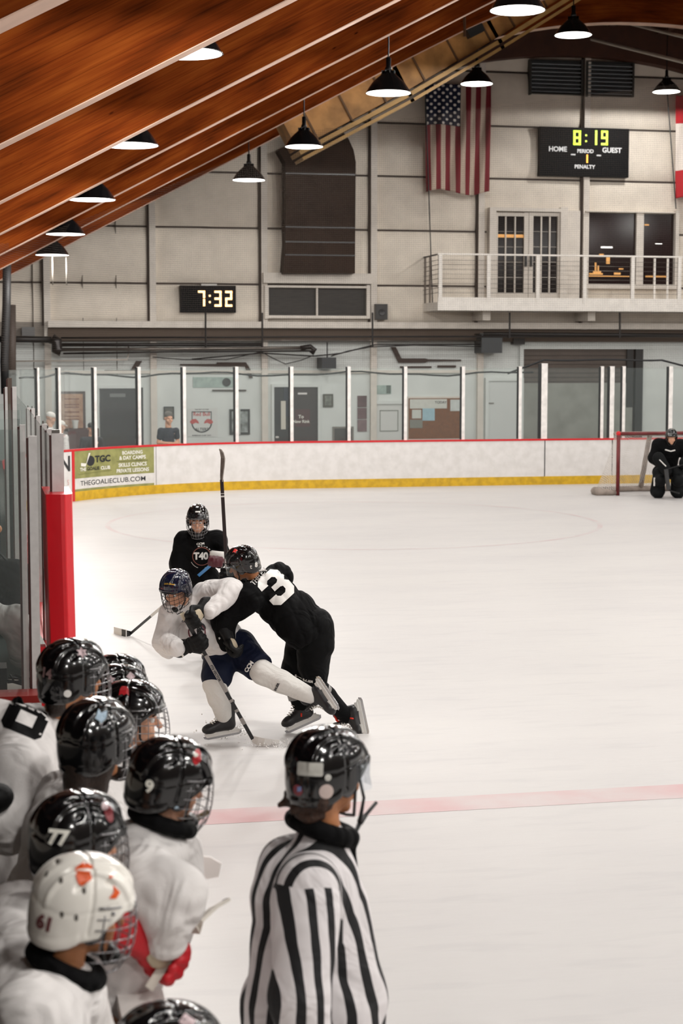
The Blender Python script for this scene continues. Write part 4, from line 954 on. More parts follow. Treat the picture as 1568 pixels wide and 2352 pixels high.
def helmet_surface(az, s, off=0.):
    """az degrees (0 = brow, 180 = nape), s 0 rim .. 1 crown, head-local point"""
    a = abs(az); rz = np.interp(a, RIMA, RIMZ); top = .163
    z = rz+(top-rz)*math.sin(s*math.pi/2)
    ay = .137 if a < 90 else .150; axx = .112; zc = .02; n = 2.35
    hz = max(0., (z-zc)/(top-zc)) if z > zc else (zc-z)/.17
    r = max(0., 1-hz**n)**(1/n) if s < .9999 else 0.
    ca, sa = math.cos(math.radians(az)), math.sin(math.radians(az)); nn = 2.3
    base = 1/((abs(sa)/axx)**nn+(abs(ca)/ay)**nn)**(1/nn)
    x, y = base*r*sa, base*r*ca
    # relief: raised centre spine, side ridges, brow band, split between front and rear shells
    d = 0.; ax_ = abs(x); up = np.clip((z-.06)/.05, 0, 1)
    spine = np.clip((.034+.012*math.cos(y*20)-ax_)/.006, 0, 1); d += .008*spine*up
    rid = np.clip((.009-abs(ax_-.068-.012*math.sin(y*16)))/.005, 0, 1); d += .008*rid*np.clip((z-.03)/.04, 0, 1)
    if a < 70: d += .004*np.clip((rz+.028-z)/.006, 0, 1)
    gap = abs(y+.018+.25*(z-.08)*0); d -= .006*np.clip((.006-gap)/.003, 0, 1)*(1 if z > -.02 else 0)
    gr = abs(z-.052-.02*math.sin(math.radians(a)*2)); d -= .003*np.clip((.005-gr)/.004, 0, 1)*(1 if a > 60 else 0)
    if a > 110: d += .004*np.clip((rz+.03-z)/.008, 0, 1)
    for vx, vy, lx, ly in ((.045, .075, .006, .022), (.045, -.07, .006, .025), (.0, -.095, .012, .006), (.085, .03, .005, .016), (.088, -.055, .005, .016)):
        e = ((ax_-vx)/lx)**2+((y-vy)/ly)**2
        if e < 1 and z > .03: d -= .008*(1-e)**.5
    d += off; nv = nrm((x/axx**2, y/ay**2, max(z-zc, 0)/top**2+1e-6 if z > zc else 0)); return np.array((x, y, z))+nv*d
def make_helmet(M, parent, m, s=1., res=1., cage='cage', cagem=None, name='helmet', guard=True):
    na, ns = int(132*res), int(40*res); v = []; f = []
    for i in range(na):
        for j in range(ns+1): v.append(TW(M, helmet_surface(-180+360*i/na, min(j/ns, .9998))*s))
    for i in range(na):
        for j in range(ns):
            a = i*(ns+1)+j; b = ((i+1) % na)*(ns+1)+j; f.append((a, b, b+1, a+1))
    n0 = len(v)
    for i in range(na):            # inner rim and liner
        for st in (0., .3, .999): v.append(TW(M, helmet_surface(-180+360*i/na, st, -.016)*s))
    for i in range(na):
        a = i; b = (i+1) % na; f.append((a*(ns+1), n0+a*3, n0+b*3, b*(ns+1))); f.append((n0+a*3, n0+a*3+1, n0+b*3+1, n0+b*3)); f.append((n0+a*3+1, n0+a*3+2, n0+b*3+2, n0+b*3+1))
    h = link(name, v, f, m, parent, True); BV[h] = BVHTree.FromPolygons([Vector(x) for x in v], f)
    L = lambda p: TW(M, np.array(p, float)*s)
    for sx in (-1, 1):
        if guard:   # clear ear guard with a ring
            MB().lathe(L((.092*sx, .0, -.022)), [(.012*s, .008*s), (.022*s, .012*s), (.030*s, .006*s), (.031*s, 0)], 16, M[1][0]*sx).build('ear_guard', mat('grey_ear_guard', '4b4a4c', .25), h, smooth=True)
        MB().tube([L((.096*sx, .035, .02)), L((.088*sx, .04, -.06)), L((.05*sx, .075, -.125)), L((0, .088, -.133))], .0055*s, 6).build('chin_strap', M_strap, h, smooth=True)
        MB().sphere(L((.1095*sx, .045, .045)), .006*s, 6).build('side_screw', M_cage, h, smooth=True)
    if cage == 'cage': make_cage(M, h, s, cagem or M_cage)
    elif cage == 'visor':
        v = []; f = []; n = 20
        for i in range(n+1):
            az = math.radians(-78+156*i/n)
            for z in (.055, .01, -.035): v.append(L((.122*math.sin(az), .150*math.cos(az)+.012*(z < 0), z)))
        for i in range(n):
            for j in (0, 1): a = 3*i+j; f.append((a, a+3, a+4, a+1))
        o = link('visor', v, f, glass_mat('clear_visor', (.9, .93, .97), .12), h, True)
    return h
def cage_pt(az, t):   # t 0 brow .. 1 chin
    z = .06-.205*t; a = math.radians(az); bul = .148+.022*math.sin(min(1, t*1.15)*math.pi*.75); wd = .112-.045*max(0, t-.55)**1.2*2.2
    bul -= .05*max(0, t-.8)*2
    return np.array((wd*math.sin(a)*1.02, bul*math.cos(a)-.005, z))
def make_cage(M, h, s, m):
    mb = MB(); L = lambda p: TW(M, p*s)
    azs = (-80, -62, -44, -27, -9, 9, 27, 44, 62, 80)
    for az in azs: mb.tube([L(cage_pt(az, t)) for t in np.linspace(.0 if abs(az) < 70 else .1, 1 if abs(az) < 50 else .85, 9)], .0019*s, 5)
    for t in (0, .16, .31, .47, .63, .80, 1.0):
        lim = 88 if t < .9 else 55; mb.tube([L(cage_pt(a, t)) for a in np.linspace(-lim, lim, 15)], (.0032 if t in (0, 1.0) else .0019)*s, 5)
    c = mb.build('cage', m, h, smooth=True)
    cup = [E_((0, .105, -.118), (.042, .028, .026)), C_((-.03, .112, -.105), (.03, .112, -.105), .012)]
    v, f = sdf_mesh([tp(M, p, s) for p in cup], .008, .015); link('chin_cup', v, f, M_cup, h, True)
def grip_frame(pt, sdir, frm, thumb=1):
    """glove frame: fingers wrap the shaft at pt, the wrist comes from frm"""
    x = nrm(sdir); y = np.array(pt, float)-np.array(frm, float); y = nrm(y-x*(y@x)); z = np.cross(x, y)
    return (np.array(pt, float)-y*.088+z*.02, np.stack([x, y, z]))
def make_glove(M, parent, m=None, s=1., thumb=1, vox=.007, palm=True, elbow=None):
    m = m or M_glb; L = []
    L += [C_((0, -.075, .004), (0, -.01, .0), .062, .046, (0, 0, 1), .75), E_((0, .035, .004), (.052, .055, .028)), C_((-.03, .01, .022), (.03, .01, .022), .016), C_((-.036, .045, .022), (.036, .045, .022), .014)]
    for i, x in enumerate((-.042, -.014, .014, .042)):
        ln = (.92, 1.02, 1.0, .88)[i]; r = (.0165, .018, .018, .017)[i]
        L += [C_((x, .075*ln, .015), (x, .108*ln, .004), r+.001, r), C_((x, .112*ln, -.002), (x, .114*ln, -.03), r, r), C_((x, .108*ln, -.042), (x, .082, -.052), r*.95, r*.9)]
    t = thumb; L += [C_((.04*t, .01, -.008), (.062*t, .045, -.016), .019), C_((.062*t, .05, -.018), (.052*t, .085, -.036), .0175, .016), C_((.05*t, .088, -.04), (.028*t, .098, -.054), .015, .013)]
    g = organic('glove', [tp(M, p, s) for p in L], m, parent, vox*s if s > .8 else vox, .0045)
    mb = MB()
    for x0, x1, y, z in ((-.04, .04, -.035, .05),): mb.obox(TW(M, (0, y*s, z*s)), M[1], (.042*s, .006*s, .003*s))
    mb.build('cuff_piping', M_glw, g)
    if palm: v, f = sdf_mesh([tp(M, E_((0, .04, -.022), (.04, .05, .012)), s)], .008, .01); link('palm_patch', v, f, M_palm, g, True)
    return g
def make_skate(M, parent, s=1., trim=False, vox=.009):
    """M: ankle frame, forward = toe, up = shin"""
    L = [E_((0, .125, -.058), (.043, .055, .036)), C_((0, .11, -.052), (0, -.03, -.052), .036, .040), C_((0, .06, -.04), (0, -.01, -.01), .036, .046), C_((0, -.03, -.045), (0, -.038, .075), .043, .046, (1, 0, 0), .85), C_((0, -.06, .05), (0, -.075, .12), .022, .014), C_((0, .035, .03), (0, .03, .12), .024, .018, (0, 1, 0), .6)]
    b = organic('skate_boot', [tp(M, p, s) for p in L], M_boot, parent, vox*s, .02)
    W = lambda p: TW(M, np.array(p, float)*s)
    hd = MB()
    prof = [(-.085, -.088), (.15, -.088), (.165, -.098), (.15, -.118), (-.09, -.118), (-.105, -.10)]
    v = [W((sx*.012, y, z)) for sx in (-1, 1) for y, z in prof]; n = len(prof)
    hd.add(v, [tuple(range(n)), tuple(range(2*n-1, n-1, -1))]+[(i, i+n, (i+1) % n+n, (i+1) % n) for i in range(n)])
    for y in (-.05, .11): hd.obox(W((0, y, -.086)), M[1], (.022*s, .032*s, .012*s))
    ho = hd.build('blade_holder', M_hold, b)
    prof = [(-.115, -.106), (-.108, -.128), (-.09, -.136), (.14, -.136), (.168, -.126), (.176, -.108)]
    v = [W((sx*.0022, y, z)) for sx in (-1, 1) for y, z in prof]; n = len(prof)
    link('blade', v, [tuple(range(n)), tuple(range(2*n-1, n-1, -1))]+[(i, i+n, (i+1) % n+n, (i+1) % n) for i in range(n)], M_steel, b)
    lc = MB()
    for i in range(7):
        y = .105-.012*i; z = -.018+.018*i if i > 1 else -.024+.012*i; y = .1-.014*i; z = (-.012, -.004, .006, .02, .038, .058, .08)[i]; y = (.108, .092, .077, .064, .055, .05, .05)[i]
        lc.tube([W((-.024, y-.012, z-.006)), W((0, y+.004, z+.006)), W((.024, y-.012+.01*(i % 2), z-.006))], .0036*s, 5)
    lc.build('laces', M_lace, b, smooth=True)
    if trim:
        lc = MB(); lc.tube([W((x, y, .085)) for x, y in ((-.045, -.03), (-.03, .01), (.0, .024), (.03, .01), (.045, -.03))], .009*s, 6); lc.tube([W((.042, .02, -.03)), W((.043, .03, -.055))], .006*s, 5); lc.tube([W((-.042, .02, -.03)), W((-.043, .03, -.055))], .006*s, 5)
        lc.build('orange_trim', M_org, b, smooth=True, label='orange-red trim')
    return b
def make_stick(label, P0, P1, bladepts, mshaft=None, mblade=None, bands=(), knob=None, bh=.068, w_=.028, h_=.018, upv=(0, 0, 1), group=None):
    """P0 butt end, P1 heel; bladepts centre line from the heel on"""
    P0 = np.array(P0, float); P1 = np.array(P1, float); o = thing('hockey_stick', label, 'hockey stick', tuple(P1), group)
    mshaft = mshaft or mat('stick_black', '141416', .35)
    MB().bar(P0, P1, w_, h_, upv).build('shaft', mshaft, o)
    for a, b, mm, nm in bands: MB().bar(P0+(P1-P0)*a, P0+(P1-P0)*b, w_*1.08, h_*1.12, upv).build(nm, mm, o)
    if knob: MB().bar(P0, P0+(P1-P0)*knob[0], w_*1.35, h_*1.4, upv).build('grip_tape', knob[1], o)
    return o
def blade_mesh(pts, ups, hts, th=.008):
    v = []; f = []; n = len(pts)
    for i in range(n):
        p = np.array(pts[i], float); t = nrm(np.array(pts[min(i+1, n-1)], float)-np.array(pts[max(i-1, 0)], float)); u = np.array(ups[i] if len(np.shape(ups)) > 1 else ups, float); u = nrm(u-t*(u@t)); s = np.cross(t, u); h = hts[i]/2
        v += [p+u*h+s*th/2, p+u*h-s*th/2, p-u*h-s*th/2, p-u*h+s*th/2]
    for i in range(n-1):
        for k in range(4): f.append((4*i+k, 4*i+(k+1) % 4, 4*i+4+(k+1) % 4, 4*i+4+k))
    f += [(0, 1, 2, 3), (4*n-1, 4*n-2, 4*n-3, 4*n-4)]
    return v, f
def person(label, loc, group=None): return thing('person', label, 'person', tuple(loc), group)
def body(parent, M, neck, J, m=None, s=1., vox=.012, face=True, thick=1.):
    """one continuous body under the clothes: J = list of limb chains [(pt, r), ...]"""
    L = head_prims(M, neck, s, face)
    for ch in J:
        for (a, ra), (b, rb) in zip(ch[:-1], ch[1:]): L.append(C_(a, b, ra*thick, rb*thick))
    return organic('body', L, m or M_skin, parent, vox, .014)
# ---------------- the people on the ice ----------------
def chain(*pr): return list(pr)
def side_limbs(d): pass
# === white-jersey skater in the tussle
T = 13.35
A = lambda x, y, dt=0.: at(x, y, T+dt)
def p_white():
    p = person('skater in white jersey and navy shorts bending forward with the puck, dark navy caged helmet', (A(520, 1600)[0], A(520, 1600)[1], 0))
    M = frame(A(405, 1356, -.12), dC(-.38, -.42, -.83), dC(-.10, 1, -.25)); s = .98
    neck = A(428, 1398, -.02); ch = A(447, 1425, .03); pv = A(527, 1492, .14)
    shR, elR, wrR = A(392, 1408, -.08), A(378, 1475, -.16), A(405, 1488, -.34)     # his right arm, on the left in the picture
    shL, elL, wrL = A(475, 1362, .0), A(531, 1358, -.16), A(483, 1403, -.36)
    hR, kR, aR = A(508, 1505, .06), A(494, 1573, -.08), A(516, 1650, .02)
    hL, kL, aL = A(548, 1490, .1), A(604, 1545, -.12), A(722, 1603, -.15)
    b = body(p, M, neck, [chain((neck, .06), (ch, .10), (pv, .10)), chain((shR, .05), (elR, .04), (wrR, .03)), chain((shL, .05), (elL, .04), (wrL, .03)), chain((ch, .08), (shR, .05)), chain((ch, .08), (shL, .05)),
      chain((pv, .1), (hR, .08), (kR, .05), (aR, .035)), chain((pv, .1), (hL, .08), (kL, .05), (aL, .035))], s=s, vox=.0065)
    add_eyes(M, p, s)
    h = make_helmet(M, p, M_hnavy, s, 1., 'cage', M_cageb)
    decal_px('front_word', text_2d('AAA Blues', 1, .03, .3), BV[h], 388, 1341, .014, mat('gold_print', 'c79a2c', .5), h, nmix=.9)
    note = [circle_2d(.2, .25, .2, 12)]+[[(.38, .15), (.5, .2), (.62, .95), (.45, .9)], [(.5, .95), (1.0, .7), (1.05, .9), (.6, 1.1)]]
    decal_px('note_sticker', poly_2d([[(x*1.0-.12, y-.1) for x, y in [(0, 0), (.9, 0), (1.35, .7), (1.2, 1.2), (.4, 1.3), (.1, .7)]]], .3), BV[h], 421, 1307, .055, M_glw, h, nmix=.7)
    decal_px('note_mark', poly_2d(note, .3), BV[h], 421, 1307, .045, mat('royal_blue_print', '2b2fa8', .4), h, lift=.005, nmix=.7)
    fr = nrm(np.cross(pv-ch, shR-shL)); fr = fr if fr@FWD < 0 else -fr
    L = [C_(ch, A(505, 1462, .1), .155, .16, fr, .8), C_(A(505, 1462, .1), A(528, 1488, .1), .155, .15, fr, .85), C_(A(395, 1418, 0), A(470, 1370, .03), .085, .09), C_(neck, ch, .075, .14),
         C_(shR, elR, .092, .088), C_(elR, wrR, .088, .065), C_(shL, elL, .1, .092), C_(elL, wrL, .09, .062), C_(A(460, 1440), A(500, 1478, .0), .14, .13), C_(A(420, 1420), A(455, 1470, -.02), .1, .1), C_(A(385, 1440, -.05), A(385, 1500, -.15), .07, .05)]
    j = organic('jersey', L, M_jw, p, .0095, .045, fold(3, .018, 20))
    decal_px('front_emblem_ring', poly_2d(ring_2d(.43, .5), None), BV[j], 452, 1452, .14, mat('maroon_print', '6b2030', .5), j, nmix=.4)
    decal_px('front_emblem', text_2d('T40', 1, .05, .25), BV[j], 455, 1446, .06, mat('black_print', '141418', .5), j, rot=-.5, nmix=.4)
    decal_px('maker_word', text_2d('CCM', 1, .04, .3), BV[j], 424, 1427, .016, MATS['black_print'], j, nmix=.4)
    L = [C_(pv, hR, .155, .135), C_(hR, A(498, 1552, -.05), .135, .12), C_(hL, A(592, 1530, -.08), .15, .118), C_(pv, hL, .15, .145)]
    s_ = organic('shorts', L, M_pn, p, .0095, .03, fold(5, .012, 18), cut=[(A(596, 1533, -.1), kL-hL), ])
    decal_px('maker_word', text_2d('CCM', 1, .05, .3), BV[s_], 571, 1531, .034, M_glw, s_, rot=-.95, nmix=.15)
    for (h1, k1, a1, lb) in ((A(497, 1545, -.06), kR, aR, 1), (A(590, 1530, -.08), kL, aL, 0)):
        L = [C_(h1, k1, .085, .092), C_(k1, k1+(a1-k1)*.35, .092, .085), C_(k1+(a1-k1)*.35, k1+(a1-k1)*.92, .085, .062)]
        so = organic('sock', L, M_sw, p, .009, .03, fold(8+lb, .01, 26))
    decal_px('maker_word', text_2d('BAUER', 1, .05, .3), BV[so], 635, 1578, .02, M_ink, so, rot=-1.1, nmix=.5)
    make_skate(frame(aR, dC(-.93, -.12, -.3), dC(.1, 1, .0)), p, 1.08)
    make_skate(frame(A(724, 1603, -.15), dC(.55, -.78, -.3), dC(-.75, -.5, .5)), p, 1.08)
    # stick and gloves
    s0, s1 = A(418, 1408, -.42), A(580, 1697, -.1); sd = nrm(s1-s0)
    g1 = grip_frame(A(446, 1420, -.45), sd, elL, 1); make_glove(g1, p, s=1.2, thumb=-1)
    g2 = grip_frame(A(445, 1486, -.40), sd, wrR+(wrR-elR)*.0, 1); g2 = grip_frame(s0+sd*np.linalg.norm(A(455, 1475, -.36)-s0), sd, A(385, 1488, -.2), 1); g = make_glove(g2, p, s=1.25, thumb=1)
    decal_px('cuff_word', text_2d('BAUER', 1, .05, .3), BV[g], 405, 1482, .02, M_glw, g, rot=-1.3, nmix=.5)
    grey = mat('stick_grey_print', '8f8a86', .35, .2)
    st = make_stick('black and grey hockey stick held by the skater in white, blade on the ice', s0, s1, None, bands=[(.33, .62, grey, 'grey_band'), (.68, .70, grey, 'grey_ring'), (.76, .78, grey, 'grey_ring'), (.83, .88, grey, 'grey_ring')], knob=(.05, mat('beige_tape', 'cfc4ad', .8)), upv=-FWD)
    n_ = np.cross(sd, np.cross(-FWD, sd)); bp = (s0+s1)/2
    v, f = text_2d('FT6 VECTOR', 1, .03); c = (v.max(0)+v.min(0))/2; hh = v[:, 1].max()-v[:, 1].min(); sdv = np.cross(sd, n_); sdv = nrm(sdv)
    P = [s0+sd*(np.linalg.norm(s1-s0)*.47+(x-c[0])*.02/hh)-nrm(sdv)*(y-c[1])*.02/hh*(1 if sdv@V(0,0,1) > 0 else -1)*-1+nrm(n_)*.0115 for x, y in v]; link('shaft_word', P, f, M_ink, st)
    bl = [s1, A(592, 1702, -.12), A(606, 1706, -.13), A(622, 1708, -.1), A(640, 1707, -.03)]
    v, f = blade_mesh(bl, V(0, 0, 1), [.05, .065, .07, .07, .05]); link('blade', v, f, mat('white_blade_tape', 'd8d4d0', .7), st)
p_white()
# === black number 3
def p_black():
    p = person('skater in black number 3 jersey leaning in to check the white-jersey skater', (A(740, 1690)[0], A(740, 1690)[1], 0))
    M = frame(A(558, 1298, -.04), dC(-.88, -.30, .20), dC(-.30, 1, -.18)); s = .93
    neck = A(590, 1335, .05); ch = A(620, 1362, .08); pv = A(712, 1450, .15)
    shL, elL, wrL = A(570, 1373, -.14), A(512, 1425, -.12), A(518, 1473, -.08)
    shR, elR, wrR = A(640, 1325, .36), A(585, 1345, .45), A(530, 1340, .35)
    hL, kL, aL = A(722, 1465, .12), A(716, 1562, .2), A(800, 1648, .4)
    hR, kR, aR = A(700, 1470, .34), A(672, 1550, .36), A(691, 1625, .36)
    body(p, M, neck, [chain((neck, .06), (ch, .10), (pv, .10)), chain((ch, .08), (shL, .05), (elL, .04), (wrL, .03)), chain((ch, .08), (shR, .05), (elR, .04), (wrR, .03)), chain((pv, .1), (hL, .08), (kL, .05), (aL, .035)), chain((pv, .1), (hR, .08), (kR, .05), (aR, .035))], m=M_skin2, s=s, vox=.0075)
    h = make_helmet(M, p, M_hblk, s, 1., 'visor')
    decal_px('red_sticker', poly_2d([[(0, 0), (.5, .1), (1, 0), (.95, .7), (.8, 1), (.5, .8), (.2, 1), (.05, .7)]], .3), BV[h], 540, 1266, .035, mat('red_white_sticker', 'd8352f', .4), h, nmix=.8)
    decal_px('helmet_number', text_2d('8', 1, .06, .3), BV[h], 588, 1297, .04, M_glw, h, nmix=.7); decal_px('helmet_mark', text_2d('t', 1, .02, .3), BV[h], 576, 1302, .03, M_glw, h, nmix=.7)
    ax = nrm(pv-ch); lat = nrm(shL-shR)
    L = [C_(ch, A(668, 1408, .12), .17, .175, lat, 1.15), C_(A(668, 1408, .12), A(705, 1440, .1), .175, .165, lat, 1.1), C_(shL, shR, .10, .10), C_(neck, ch, .07, .14), C_(A(640, 1400, .0), A(690, 1460, .0), .13, .12),
         C_(shL, elL, .105, .088), C_(elL, wrL, .088, .07), C_(shR, elR, .1, .085), C_(elR, wrR, .085, .062)]
    j = organic('jersey', L, M_jb, p, .0095, .05, fold(11, .026, 20), cut=[(A(716, 1462, .12), nrm(ax*.9+V(0, 0, -.5)))])
    nrm_back = nrm(np.cross(ax, lat)); nrm_back = nrm_back if nrm_back[2] > 0 else -nrm_back
    up = -ax
    nb = nrm(nrm_back*.7-FH*.7)
    decal_px('back_number', poly_2d([[(0,.85),(.15,1),(.65,1),(.8,.85),(.8,.6),(.7,.5),(.8,.4),(.8,.15),(.65,0),(.15,0),(0,.15),(0,.33),(.25,.33),(.25,.27),(.32,.2),(.48,.2),(.55,.27),(.55,.38),(.48,.42),(.28,.42),(.28,.58),(.48,.58),(.55,.63),(.55,.73),(.48,.8),(.32,.8),(.25,.73),(.25,.67),(0,.67)]], .033), BV[j], 634, 1347, .265, mat('white_print', 'e3e0dc', .6), j, rot=-.72, sx=1.1, nmix=.2, lift=.008)
    decal_px('name_bar', text_2d('THELEN', 1, .02, .2), BV[j], 594, 1324, .042, MATS['white_print'], j, rot=-.85, sx=.75, nmix=.0, lift=.009)
    L = [C_(A(718, 1440, .1), hL, .16, .15), C_(hL, A(720, 1530, .17), .15, .125), C_(A(720, 1530, .17), A(722, 1568, .2), .122, .095), C_(A(705, 1445, .25), hR, .14, .14), C_(hR, A(675, 1540, .36), .14, .11), C_(A(730, 1435, .1), A(735, 1480, .1), .115, .115)]
    s_ = organic('pants', L, M_pb, p, .0095, .02, fold(12, .014, 17))
    decal_px('maker_word', text_2d('BAUER', 1, .05, .3), BV[s_], 688, 1552, .022, M_glw, s_, rot=.1, nmix=.6)
    for (k1, a1, q) in ((kL, aL, 0), (kR, aR, 1)):
        kk = k1+V(0, 0, -.02)
        L = [C_(kk, kk+(a1-kk)*.4, .085, .08), C_(kk+(a1-kk)*.4, a1-(a1-kk)*.04, .08, .058)]
        so = organic('sock', L, M_sb, p, .009, .02, fold(13+q, .008, 24))
        a = kk+(a1-kk)*(.62 if q else .28); d = nrm(a1-kk); MB().lathe(a-d*.02, [(.073, 0), (.083, .005), (.083, .04), (.07, .045)], 20, d).build('sock_tape', mat('clear_tape', '8d8b88', .3), so, smooth=True)
    make_skate(frame(aR, dC(-.9, -.36, -.25), dC(.0, 1, .1)), p, 1.12, True)
    make_skate(frame(A(800, 1645, .4), dC(.2, -.93, -.28), dC(-.75, -.1, .35)), p, 1.12, True)
    # near glove hangs open against the other player's hip, far glove holds the raised stick
    g = make_glove((A(526, 1468, -.16), np.stack([nrm(dC(.2, .1, .9)), nrm(dC(.35, -.9, -.2)), nrm(np.cross(nrm(dC(.2, .1, .9)), nrm(dC(.35, -.9, -.2))))])), p, s=1.15, thumb=-1)
    b0, b1 = A(522, 1336, .33), A(509, 1102, .28); sd = nrm(b1-b0)
    make_glove(grip_frame(A(521, 1322, .32), sd, A(545, 1340, .4), 1), p, s=1.15, thumb=-1)
    st = make_stick('black hockey stick raised upright by the skater in black number 3', b0, b1, None, mshaft=mat('stick_brownblack', '2b2222', .35), bands=[(.0, .12, mat('white_grip', 'cfcac4', .6), 'grip_tape'), (.83, .845, M_glw, 'white_ring'), (.862, .868, M_glw, 'white_ring')], upv=-FWD)
    bl = [A(509, 1106, .28), A(509, 1092, .27), A(511, 1070, .26), A(512, 1052, .25), A(509, 1038, .22), A(505.5, 1032, .2)]
    v, f = blade_mesh(bl, dC(.55, 0, -.83), [.03, .04, .055, .058, .045, .025]); link('blade', v, f, mat('worn_wood_blade', '9c938a', .6, noise=.3, nscale=20), st)
p_black()
# === T40 player behind
def p_t40():
    T = 16.9; A = lambda x, y, dt=0.: at(x, y, T+dt)
    p = person('skater in black shirt with round T40 emblem standing behind the tussle', (A(470, 1505)[0], A(470, 1505)[1], 0))
    M = frame(A(454, 1197, -.1), dC(.03, -.18, -.98), dC(.0, 1, -.12)); s = 1.0
    neck = A(456, 1225); ch = A(460, 1255); pv = A(468, 1348, .1)
    shR, elR, wrR = A(420, 1243, .0), A(412, 1300, .05), A(422, 1322, .0); shL, elL, wrL = A(497, 1240, .0), A(510, 1274, .0), A(504, 1290, -.2)
    hR, kR, aR = A(455, 1365, .1), A(458, 1435, .0), A(478, 1487, .1); hL, kL, aL = A(482, 1365, .1), A(492, 1435, .0), A(512, 1487, .15)
    body(p, M, neck, [chain((neck, .06), (ch, .10), (pv, .10)), chain((ch, .08), (shL, .05), (elL, .04), (wrL, .03)), chain((ch, .08), (shR, .05), (elR, .04), (wrR, .03)), chain((pv, .1), (hL, .08), (kL, .05), (aL, .035)), chain((pv, .1), (hR, .08), (kR, .05), (aR, .035))], s=s, vox=.008)
    add_eyes(M, p, s)
    h = make_helmet(M, p, M_hblk, s, .8, 'cage', M_cage)
    decal_px('front_label', poly_2d([[(0, 0), (3, 0), (3, 1), (0, 1)]], .4), BV[h], 454, 1175.5, .016, M_glw, h, nmix=.9)
    L = [C_(ch, pv, .15, .16, FH, .8), C_(shL, shR, .085, .085), C_(neck, ch, .08, .12), C_(shR, elR, .088, .095), C_(elR, wrR, .085, .07), C_(shL, elL, .088, .085), C_(elL, wrL, .08, .06)]
    j = organic('jersey', L, M_jb, p, .012, .05, fold(21, .022, 18))
    wp = mat('white_print', 'e3e0dc', .6)
    decal_px('maker_word', text_2d('CCM', 1, .05, .3), BV[j], 460, 1249, .022, wp, j, rot=-.1, nmix=.3, sx=1.3)
    decal_px('emblem_text', text_2d('T40', 1, .05, .2), BV[j], 461, 1277, .075, wp, j, nmix=.3, sx=.95)
    decal_px('emblem_ring', poly_2d(ring_2d(.46, .5, 40), None), BV[j], 463, 1278, .185, mat('rust_print', '7c4438', .5), j, nmix=.3)
    decal_px('emblem_outer_ring', poly_2d(ring_2d(.485, .5, 30, 3.6, 4.4)+ring_2d(.485, .5, 30, 5.0, 5.9)+ring_2d(.485, .5, 6, 1.2, 1.4)+ring_2d(.47, .51, 3, 1.5, 1.6)+ring_2d(.47, .51, 3, 1.7, 1.9)+ring_2d(.47, .51, 3, 1.0, 1.12)+ring_2d(.47, .51, 3, .7, .85), None), BV[j], 463, 1279, .225, wp, j, nmix=.3)
    organic('pants', [C_(pv, hL, .15, .12), C_(pv, hR, .15, .12), C_(hL, kL, .12, .1), C_(hR, kR, .12, .1)], M_pb, p, .013, .02)
    for k1, a1 in ((kR, aR), (kL, aL)):
        organic('sock', [C_(k1, a1, .085, .06)], M_sb, p, .013, .02); make_skate(frame(a1, dC(-.1, -.1, -1), dC(0, 1, 0)), p, 1.05)
    s0, s1 = A(484, 1298, -.3), onZ(300, 1455, .03); sd = nrm(s1-s0)
    g = make_glove(grip_frame(A(495, 1289, -.33), nrm(A(500, 1300)-A(484, 1298)), A(508, 1270, -.1), 1), p, M_glm, 1.25, 1, .009, palm=False); MB().lathe(A(505, 1266, -.16), [(.08, 0), (.098, .01), (.1, .07), (.08, .075)], 18, dC(-.1, -1, -.1)).build('white_cuff', M_glw, g, smooth=True)
    decal_px('cuff_word', text_2d('BAUER', 1, .04), BV[g], 504, 1272, .02, M_ink, g, nmix=.5)
    make_glove(grip_frame(s0+sd*.45, sd, A(425, 1300, -.1), 1), p, M_glm, 1.2, -1, .009, palm=False)
    st = make_stick('blue and black hockey stick of the skater in the T40 shirt, blade resting at left', s0, s1, None, bands=[(0, .36, mat('bright_blue_print', '3a86c8', .4), 'blue_band'), (.52, .72, mat('white_shaft_print', 'cfcbc6', .4), 'white_band')], upv=-FWD)
    bl = [s1, onZ(288, 1455, .035), onZ(276, 1452, .035), onZ(263, 1447, .035)]
    v, f = blade_mesh(bl, V(0, 0, 1), [.05, .075, .08, .065]); b_ = link('blade', v, f, mat('stick_black', '141416', .35), st)
    v, f = blade_mesh([onZ(290, 1455, .035)+V(0, 0, .002), onZ(276, 1452, .035), onZ(262.5, 1447, .035)], V(0, 0, 1), [.08, .084, .07], .012); link('blade_tape', v, f, mat('white_blade_tape', 'd8d4d0', .7), b_)
p_t40()
